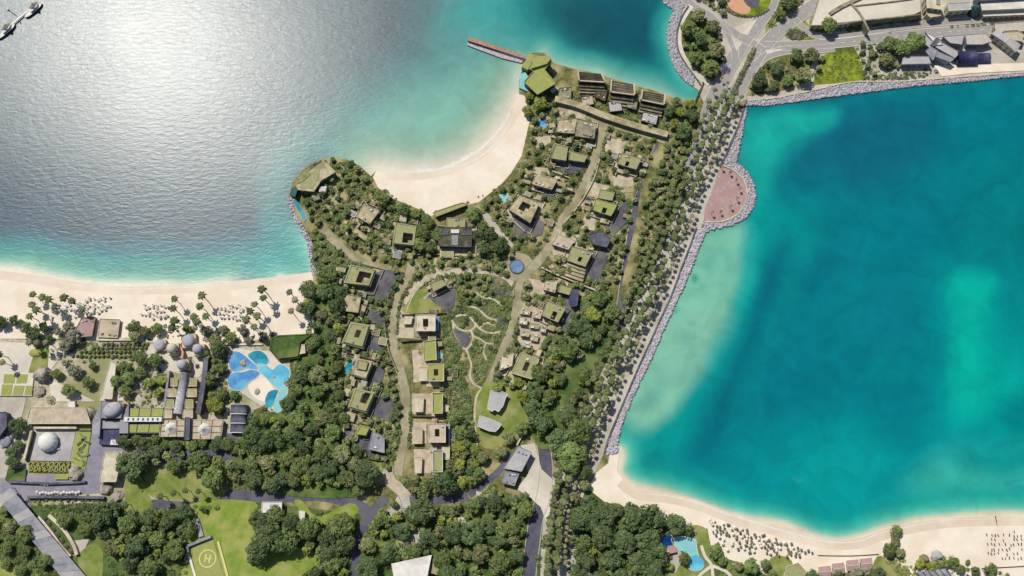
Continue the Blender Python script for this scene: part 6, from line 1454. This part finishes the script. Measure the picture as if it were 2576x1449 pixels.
shrubbery('shrubbery','pale dry shrubs scattered between the villas on the east side of the village',[PEN[2],PEN[3],PEN[4],PEN[8]],420,.6,1.5,['leaf_grey','leaf_olive'],72,.6)
shrubbery('shrubbery','strip of mixed planting between the service road and the palm promenade',[[(1690,330),(1790,270),(1760,400),(1690,560),(1620,720),(1560,840),(1500,960),(1440,1120),(1400,1200),(1380,1170),(1480,940),(1560,760),(1610,600),(1640,450)],[(1395,1240),(1415,1230),(1390,1480),(1372,1480)]],2600,.8,2.4,['leaf_olive','leaf_grey','leaf','leaf_grey'],73)
shrubbery('shrubbery','undergrowth beneath the southern and western woods',[[(300,1262),(560,1280),(480,1460),(280,1460)],[(600,1300),(890,1300),(890,1460),(640,1380)],[(930,1300),(1340,1270),(1330,1460),(900,1460)],[(1450,1270),(1700,1320),(1640,1460),(1440,1460)],[(790,720),(860,740),(860,900),(900,1240),(600,1210),(640,1060),(740,920)],[(1340,980),(1450,780),(1540,800),(1400,1120)],[(-10,1300),(160,1460),(-10,1460)]],1300,1.0,2.6,['leaf_dark','leaf','leaf_dark'],74)
shrubbery('shrubbery','garden shrubs between the resort terraces and behind the west beach',[[(60,820),(200,830),(360,860),(330,900),(140,910)],[(300,900),(420,900),(410,1020),(300,1010)],[(330,820),(680,830),(680,870),(520,870),(340,850)],[(520,880),(580,900),(600,1060),(520,1060)],[(320,1095),(560,1105),(560,1124),(330,1124)],[(60,1258),(300,1250),(330,1300),(160,1300)],[(345,1180),(640,1180),(640,1240),(360,1240)]],900,.6,1.8,['leaf','leaf_grey','leaf_dark','leaf_bright'],75)
shrubbery('shrubbery','planting beds around the northern roads and shore sheds',[[(1728,20),(1790,40),(1816,120),(1810,190),(1740,180),(1716,100)],[(1900,165),(2056,140),(2040,196),(1890,240)],[(2160,100),(2300,84),(2270,160),(2180,200)],[(2180,196),(2340,174),(2340,190),(2180,212)],[(2120,66),(2320,46),(2330,56),(2130,80)],[(2310,76),(2500,56),(2500,66),(2310,88)],[(1944,-10),(1990,-10),(1940,80)],[(1976,72),(2046,92),(1990,98)],[(1740,-30),(1830,-20),(1820,40)],[(1990,-30),(2060,-40),(2030,0),(1990,30)]],900,.7,2.0,['leaf_olive','leaf','leaf_grey','leaf_dark'],76)
shrubbery('shrubbery','tufted lime-green planting on the grass slope above the north-east rocks',[[(2052,200),(2074,145),(2112,116),(2145,114),(2170,190)]],230,.6,1.4,['leaf_bright','leaf'],77,.6)
shrubbery('shrubbery','dune scrub along the inner edge of the cove beach and east beach',[[(950,468),(1010,505),(1080,545),(1070,560),(960,500)],[(1100,530),(1240,474),(1300,430),(1330,330),(1345,340),(1310,450),(1240,500),(1110,545)],[(1700,1330),(1790,1390),(1860,1420),(1780,1440),(1700,1360)],[(2226,1370),(2270,1400),(2290,1460),(2240,1440)],[(2180,1440),(2330,1420),(2400,1450),(2200,1480)]],420,.6,1.6,['leaf_olive','leaf_bright'],78)
shrubbery('shrubbery','low bushes dotted over the looping garden paths at the village centre',[[(1150,700),(1230,690),(1286,720),(1284,800),(1254,880),(1220,960),(1196,960),(1176,900),(1140,850),(1140,770)]],420,.6,2.2,['leaf_olive','leaf','leaf_dark'],79)
shrubbery('shrubbery','clipped hedges lining the two village roads',[[(1004,690),(1016,692),(988,760),(976,800),(978,880),(1000,990),(1004,1140),(996,1140),(990,1000),(966,880),(966,800),(980,740)],[(1028,700),(1040,710),(1008,760),(1002,870),(1022,960),(1036,1040),(1030,1150),(1026,1080),(1010,960),(996,860),(1000,760)],[(1494,330),(1506,336),(1490,400),(1440,500),(1400,560),(1376,610),(1340,655),(1330,650),(1390,560),(1430,500),(1480,390)],[(1522,340),(1530,345),(1512,400),(1492,450),(1460,512),(1424,562),(1400,612),(1390,610),(1420,550),(1480,440)],[(1316,710),(1326,710),(1312,790),(1292,860),(1250,930),(1246,920),(1288,840)]],620,.8,1.7,['leaf_dark','leaf_olive','leaf'],80,1.0,.4)
# --- palms
def palm_row(line, spacing, protos, label, group, seed, jit=2.0, smin=.72, smax=1.18, skip=.06, rng=None):
    rr = random.Random(seed); L = smooth(line,10,False); acc=0; last=None
    for i in range(len(L)-1):
        a=Vector(L[i]); b=Vector(L[i+1]); seg=(b-a).length
        while acc < seg:
            p=a+(b-a)*(acc/seg); acc+=spacing
            if rr.random() < skip: continue
            u,v=p.x+rr.uniform(-jit,jit),p.y+rr.uniform(-jit,jit); w_=U(u,v)
            if any(inside(w_.x,w_.y,Q) for Q in AVOID if abs(Q[0][0]-w_.x)<40 and abs(Q[0][1]-w_.y)<40 and len(Q)>4): continue
            rr.choice(protos).place(w_,rr.uniform(0,6.28),rr.uniform(smin,smax),label,group)
        acc-=seg
def off(line,du,dv=0): return [(p[0]+du,p[1]+dv) for p in line]
AV=[(1870,262),(1845,320),(1815,395),(1780,470),(1752,548),(1722,620),(1695,690),(1660,770),(1622,850),(1582,940),(1548,1020),(1520,1085),(1500,1140),(1464,1210),(1442,1290),(1433,1380),(1430,1449)]
palm_row(off(AV,-12,-6),14.5,DATE,'short palm added for the shadow blobs beside the causeway promenade sea wall','short palms added for shadow blobs',21,1.2,.62,.78)  # row added to make the dark shadow blobs along the sea wall
palm_row(off(AV,-31,-14),14.5,PALM,'tall palm in the row nearest the sea wall along the causeway promenade','palms in the sea wall row',1,3)
palm_row(off(AV,-54,-20),15.5,PALM,'tall palm in the middle row along the causeway promenade','palms in the middle promenade row',2,3.5)
palm_row(off(AV[:12],-76,-24),17,PALM,'palm in the landward row of the causeway promenade','palms in the landward promenade row',3,4,.7,.95)
TERP=[(1822,432),(1842,446),(1858,465),(1866,486),(1860,510),(1844,530),(1818,544),(1796,546)]
for u,v in TERP: random.Random(u).choice(DATE).place(U(u-8,v-8),u*.3,.5,'small palm on the rim of the pink semicircular terrace','palms around the pink terrace')
rrp=random.Random(5)
for u,v in [(86,735),(112,742),(84,760),(100,775),(170,744),(190,755),(80,790),(130,752),(140,765),(210,770)]: rrp.choice(TALLP).place(U(u+16,v+16),rrp.uniform(0,6),rrp.uniform(.95,1.25),'tall palm among the white parasols at the left end of the west beach','palms at the left of the west beach')
for u,v in [(440,746),(438,770),(446,800),(434,815)]: rrp.choice(TALLP).place(U(u+14,v+18),rrp.uniform(0,6),rrp.uniform(1.0,1.3),'tall palm in the cluster left of centre on the west beach','palms left of centre on the west beach')
for u,v in [(510,740),(506,765),(518,790),(500,805),(490,790)]: rrp.choice(TALLP).place(U(u+14,v+18),rrp.uniform(0,6),rrp.uniform(1.0,1.3),'tall palm in the central cluster of the west beach','palms in the centre of the west beach')
for u,v in [(660,722),(662,745),(640,760),(628,778),(650,790),(622,800),(640,815)]: rrp.choice(TALLP).place(U(u+14,v+18),rrp.uniform(0,6),rrp.uniform(1.0,1.3),'tall palm in the cluster right of centre on the west beach','palms right of centre on the west beach')
for u,v in [(725,728),(740,748),(748,770),(728,775)]: rrp.choice(DATEP).place(U(u+14,v+18),rrp.uniform(0,6),rrp.uniform(.95,1.25),'brown-headed palm at the right end of the west beach near the grove','palms at the right end of the west beach')
for u,v in [(80,850),(100,852),(120,850),(6,880),(14,900)]: rrp.choice(DATEP).place(U(u+16,v+20),rrp.uniform(0,6),rrp.uniform(.9,1.15),'tall grey-leaved palm over the lawn behind the west beach','palms over the resort lawn')
for u,v in [(330,1270),(350,1300),(380,1330),(400,1280),(300,1340),(420,1250),(450,1240),(480,1235),(510,1238)]: rrp.choice(TALLP).place(U(u,v),rrp.uniform(0,6),rrp.uniform(.75,1),'tall palm on the lime slope south of the slate road','palms on the slope south of the slate road')
for u,v in [(2420,1432),(2440,1430),(2470,1434),(2500,1440),(2520,1446)]: rrp.choice(TALLP).place(U(u,v),rrp.uniform(0,6),rrp.uniform(.5,.65),'small palm at the bottom right behind the east beach','palms at the bottom right')
palm_row([(470,915),(540,900),(545,980)],22,TALLP,'palm between the domed towers and splash pools','palms near the domed towers',9,4,.6,.8)
palm_row([(1800,196),(1836,226)],16,DATE,'palm at the bridge end of the teardrop park','palms at the bridge',10,2,.5,.7)
# --- clipped round shrubs and median hedge
def shrub_maker(name,cat,r,m,seed):
    def f():
        d=np.random.RandomState(seed).normal(0,1,(150,3)); d[:,2]=np.abs(d[:,2])*1.1-.1; d/=np.linalg.norm(d,axis=1)[:,None]
        V,F=cards(d*r*np.array([1,1,1.0])*NR.uniform(.85,1.02,(150,1))+np.array([0,0,r*.25]),d,.42,.2)
        o=np_obj(name,V,F,m); o['category']=cat; return o
    return f
RS=[Proto(shrub_maker('round_shrub','shrub',1.7,m,s)) for m,s in (('leaf_olive',1),('leaf',2),('leaf_grey',3))]
for j,(v0,n,u0) in enumerate([(867,11,262),(876,13,232),(886,15,205),(897,16,180)]):
    for k in range(n):
        u=u0+k*11+(j%2)*4; v=v0+rrp.uniform(-1.5,1.5); w_=U(u,v)
        if not keepout(w_.x,w_.y,.5): rrp.choice(RS).place(w_,rrp.uniform(0,6),rrp.uniform(.7,1.05),'clipped round shrub in the dotted rows left of the domed towers','round shrubs left of the domed towers')
for k in range(9): rrp.choice(RS).place(U(100+k*18,1258),k,.75,'small clipped shrub in the row under the dark terrace wall','shrubs under the terrace wall')
HB=[Proto(shrub_maker('hedge_bush','hedge',2.6,m,s)) for m,s in (('leaf_olive',4),('leaf',5))]
for k in range(17):
    t=k/16; u=1896+(1828-1896)*t; v=126+(268-126)*t; HB[k%2].place(U(u,v),k*1.3,.85+.3*((k*7)%5)/5,'clipped bush in the median between the causeway carriageways','bushes in the causeway median')
for k in range(22):
    t=k/21; a=math.radians(200-165*t); u=1880+62*math.cos(a)*1.0; v=2-40*math.sin(a)*-1.0
    HB[k%2].place(U(u,min(v,44)),k,.62,'low hedge bush around the terracotta roundabout plaza','bushes around the terracotta plaza')
bw=shrub_maker('flowering_bush','bush',3.2,'purple',9)
for k,(u,v) in enumerate([(1820,168),(1828,178),(1816,182)]):
    o=bw(); o.location=U(u,v); o.scale=(1,1,.7); o['label']='purple flowering bush beside the causeway lane at the teardrop park'; o['group']='purple bushes by the causeway'
gb=shrub_maker('topiary','shrub',3.4,'leaf_bright',21)(); gb.location=U(129,1006); gb['label']='large clipped bright green ball shrub above the long beige hall'
mb=MB(); c=U(90,888); mb.dome(c.x,c.y,GZ,4.2,2.2,20,6,1.3,.8); o=thing_mesh('grass_mound','smooth olive grass mound on the resort lawn','mound',mb,'lime_roof',tuple(c))
# --- rock armour
def rocks(label, poly, n, rmin, rmax, seed):
    rr=random.Random(seed); us=[p[0] for p in poly]; vs=[p[1] for p in poly]
    bm=bmesh.new(); bmesh.ops.create_icosphere(bm,subdivisions=1,radius=1); bm.verts.ensure_lookup_table()
    bv=np.array([v.co[:] for v in bm.verts]); bf=np.array([[v.index for v in f.verts] for f in bm.faces]); bm.free()
    VV=[]; FF=[]; cnt=0; tr=0
    while cnt<n and tr<n*30:
        tr+=1; u=rr.uniform(min(us),max(us)); v=rr.uniform(min(vs),max(vs))
        if not inside(u,v,poly): continue
        w_=U(u,v,.5); r=rr.uniform(rmin,rmax); V=bv*(1+NR.uniform(-.28,.28,(len(bv),1)))*r*np.array([NR.uniform(.8,1.3),NR.uniform(.8,1.3),NR.uniform(.6,.95)])
        a=rr.uniform(0,6.28); ca,sa=math.cos(a),math.sin(a); V=np.stack([V[:,0]*ca-V[:,1]*sa,V[:,0]*sa+V[:,1]*ca,V[:,2]],1)+np.array([w_.x,w_.y,GZ-.1+rr.uniform(-.35,.45)])
        VV.append(V); FF.append(bf+len(bv)*cnt); cnt+=1
    o=np_obj('rock_armour',np.concatenate(VV),np.concatenate(FF),'rock'); o['kind']='stuff'; o['label']=label; o['category']='rocks'
rocks('grey rock armour around the teardrop park shore',NPARK[:11]+[(1690,-10),(1722,10),(1712,40),(1701,84),(1704,126),(1720,158),(1746,196)],2300,.55,1.35,1)
rocks('grey rock armour along the north-east shore',[(1880,268)]+NSH[::-1]+[(2620,186),(2620,178),(2400,195),(2260,206),(2140,210),(2040,232),(1960,248),(1884,254)],3000,.5,1.2,2)
rocks('grey rock armour outside the causeway sea wall north of the pink terrace',[(1880,252),(1876,290),(1868,330),(1860,370),(1852,408),(1812,412),(1828,390),(1850,340),(1868,290)],750,.5,1.2,3)
rocks('grey rock armour ringing the pink semicircular terrace',[(1842,404),(1866,420),(1884,440),(1896,464),(1901,492),(1896,522),(1877,548),(1846,566),(1800,576),(1776,584),(1768,560),(1813,559),(1852,543),(1875,515),(1882,484),(1873,453),(1850,428),(1815,412)],1100,.5,1.15,4)
rocks('grey rock armour outside the causeway sea wall south of the pink terrace',[(1776,576),(1766,606),(1748,652),(1722,716),(1694,776),(1664,842),(1636,907),(1609,962),(1586,1012),(1566,1062),(1554,1108),(1552,1140),(1524,1144),(1532,1110),(1554,1056),(1584,986),(1614,916),(1644,851),(1664,806),(1694,741),(1716,681),(1739,621),(1756,574)],2600,.5,1.3,5)
rocks('grey rocks along the western shore of the headland',[(722,500),(732,496),(746,540),(764,572),(782,600),(792,650),(796,692),(784,690),(778,650),(770,604),(750,574),(734,540)],420,.4,1.0,6)
# --- parasols and loungers
def parasol_maker(m,r,seed):
    def f():
        root=bpy.data.objects.new('parasol',None); COL.objects.link(root); root['category']='parasol'
        mb=MB(); mb.lathe(0,0,[(r,2.1),(r*.5,2.55),(.06,2.9)],8); mb.build('canopy',M[m],root)
        mb=MB(); mb.tube((0,0,-.1),(0,0,2.85),.05,.04,6); mb.build('pole',M['wood'],root); return root
    return f
def lounger_maker(m):
    def f():
        root=bpy.data.objects.new('sun_lounger',None); COL.objects.link(root); root['category']='sun lounger'
        mb=MB(); mb.box(0,-.3,.32,.7,1.4,.1); mb.build('seat',M[m],root)
        mb=MB(); mb.add([(-.35,.4,.36),(.35,.4,.36),(.35,1.0,.85),(-.35,1.0,.85),(-.35,.46,.3),(.35,.46,.3),(.35,1.06,.79),(-.35,1.06,.79)],[(0,1,2,3),(7,6,5,4),(0,4,5,1),(1,5,6,2),(2,6,7,3),(3,7,4,0)]); mb.build('backrest',M[m],root)
        for x,y in ((-.3,-.9),(.3,-.9),(-.3,.5),(.3,.5)): mb=MB(); mb.tube((x,y,-.1),(x,y,.32),.04,.04,5); mb.build('leg',M['wood'],root)
        return root
    return f
PW_=[Proto(parasol_maker('canvas',1.15,1))]; PT_=[Proto(parasol_maker('thatch',1.05,2))]
LW=[Proto(lounger_maker('slate'))]; LC=[Proto(lounger_maker('canvas'))]
def field(poly, su, sv, slope, protos, label, group, seed, skip=.2, jit=3.2, rz=None):
    rr=random.Random(seed); us=[p[0] for p in poly]; vs=[p[1] for p in poly]; v=min(vs); n=0
    while v<max(vs)+60:
        u=min(us)
        while u<max(us):
            q=(u+rr.uniform(-jit,jit), v+slope*(u-min(us))+rr.uniform(-jit,jit))
            if inside(q[0],q[1],poly) and rr.random()>skip:
                rr.choice(protos).place(U(*q)+Vector((0,0,.1)),rr.uniform(0,6.28) if rz is None else rz+rr.uniform(-.3,.3),rr.uniform(.85,1.1),label,group); n+=1
            u+=su
        v+=sv
    return n
field([(190,746),(288,748),(286,786),(250,790),(190,784)],9.5,8.5,0,PW_,'white parasol in the dense field above the reddish beach club','parasols above the beach club',1)
field([(120,768),(186,758),(196,800),(120,812)],9.5,9,0,PW_,'white parasol under the palms at the left end of the west beach','parasols under the left beach palms',2)
field([(357,766),(427,768),(424,804),(356,802)],9.5,8.5,.02,PW_,'white parasol in the field left of centre on the west beach','parasols left of centre',3)
field([(546,766),(622,768),(616,806),(545,804)],9.5,8.5,.02,PW_,'white parasol in the field right of centre on the west beach','parasols right of centre',4)
field([(1772,1298),(1832,1318),(1932,1348),(2048,1386),(2054,1400),(1980,1400),(1900,1394),(1806,1382),(1794,1340)],9,8.5,.3,PT_+PT_+PW_,'beach parasol in the busy slanting field on the east beach','parasols on the east beach',5,.32,4)
field([(1790,1320),(1832,1324),(1932,1354),(2048,1390),(2030,1400),(1900,1390),(1806,1376)],17,14,.3,LC,'white sun lounger among the slanting field of parasols on the east beach','loungers on the east beach',6,.2,3,.3)
field([(2474,1340),(2580,1336),(2580,1412),(2540,1412),(2478,1394)],9.5,11.5,0,LW,'dark sun lounger in the neat grid at the right end of the east beach','loungers at the right end of the east beach',7,.2,2.4,.2)
for nm,(u0,u1,v,lab) in enumerate([(108,136,1216,'white parasol in the short row on the lilac resort terrace'),(96,206,1240,'white parasol in the long row by the dark terrace wall')]):
    k=u0
    while k<=u1: PW_[0].place(U(k,v+rrp.uniform(-2,2)),k,.95,lab,'parasols on the lilac terrace row %d'%(nm+1) if False else ('parasols in the short terrace row' if nm==0 else 'parasols in the long terrace row')); k+=7.5
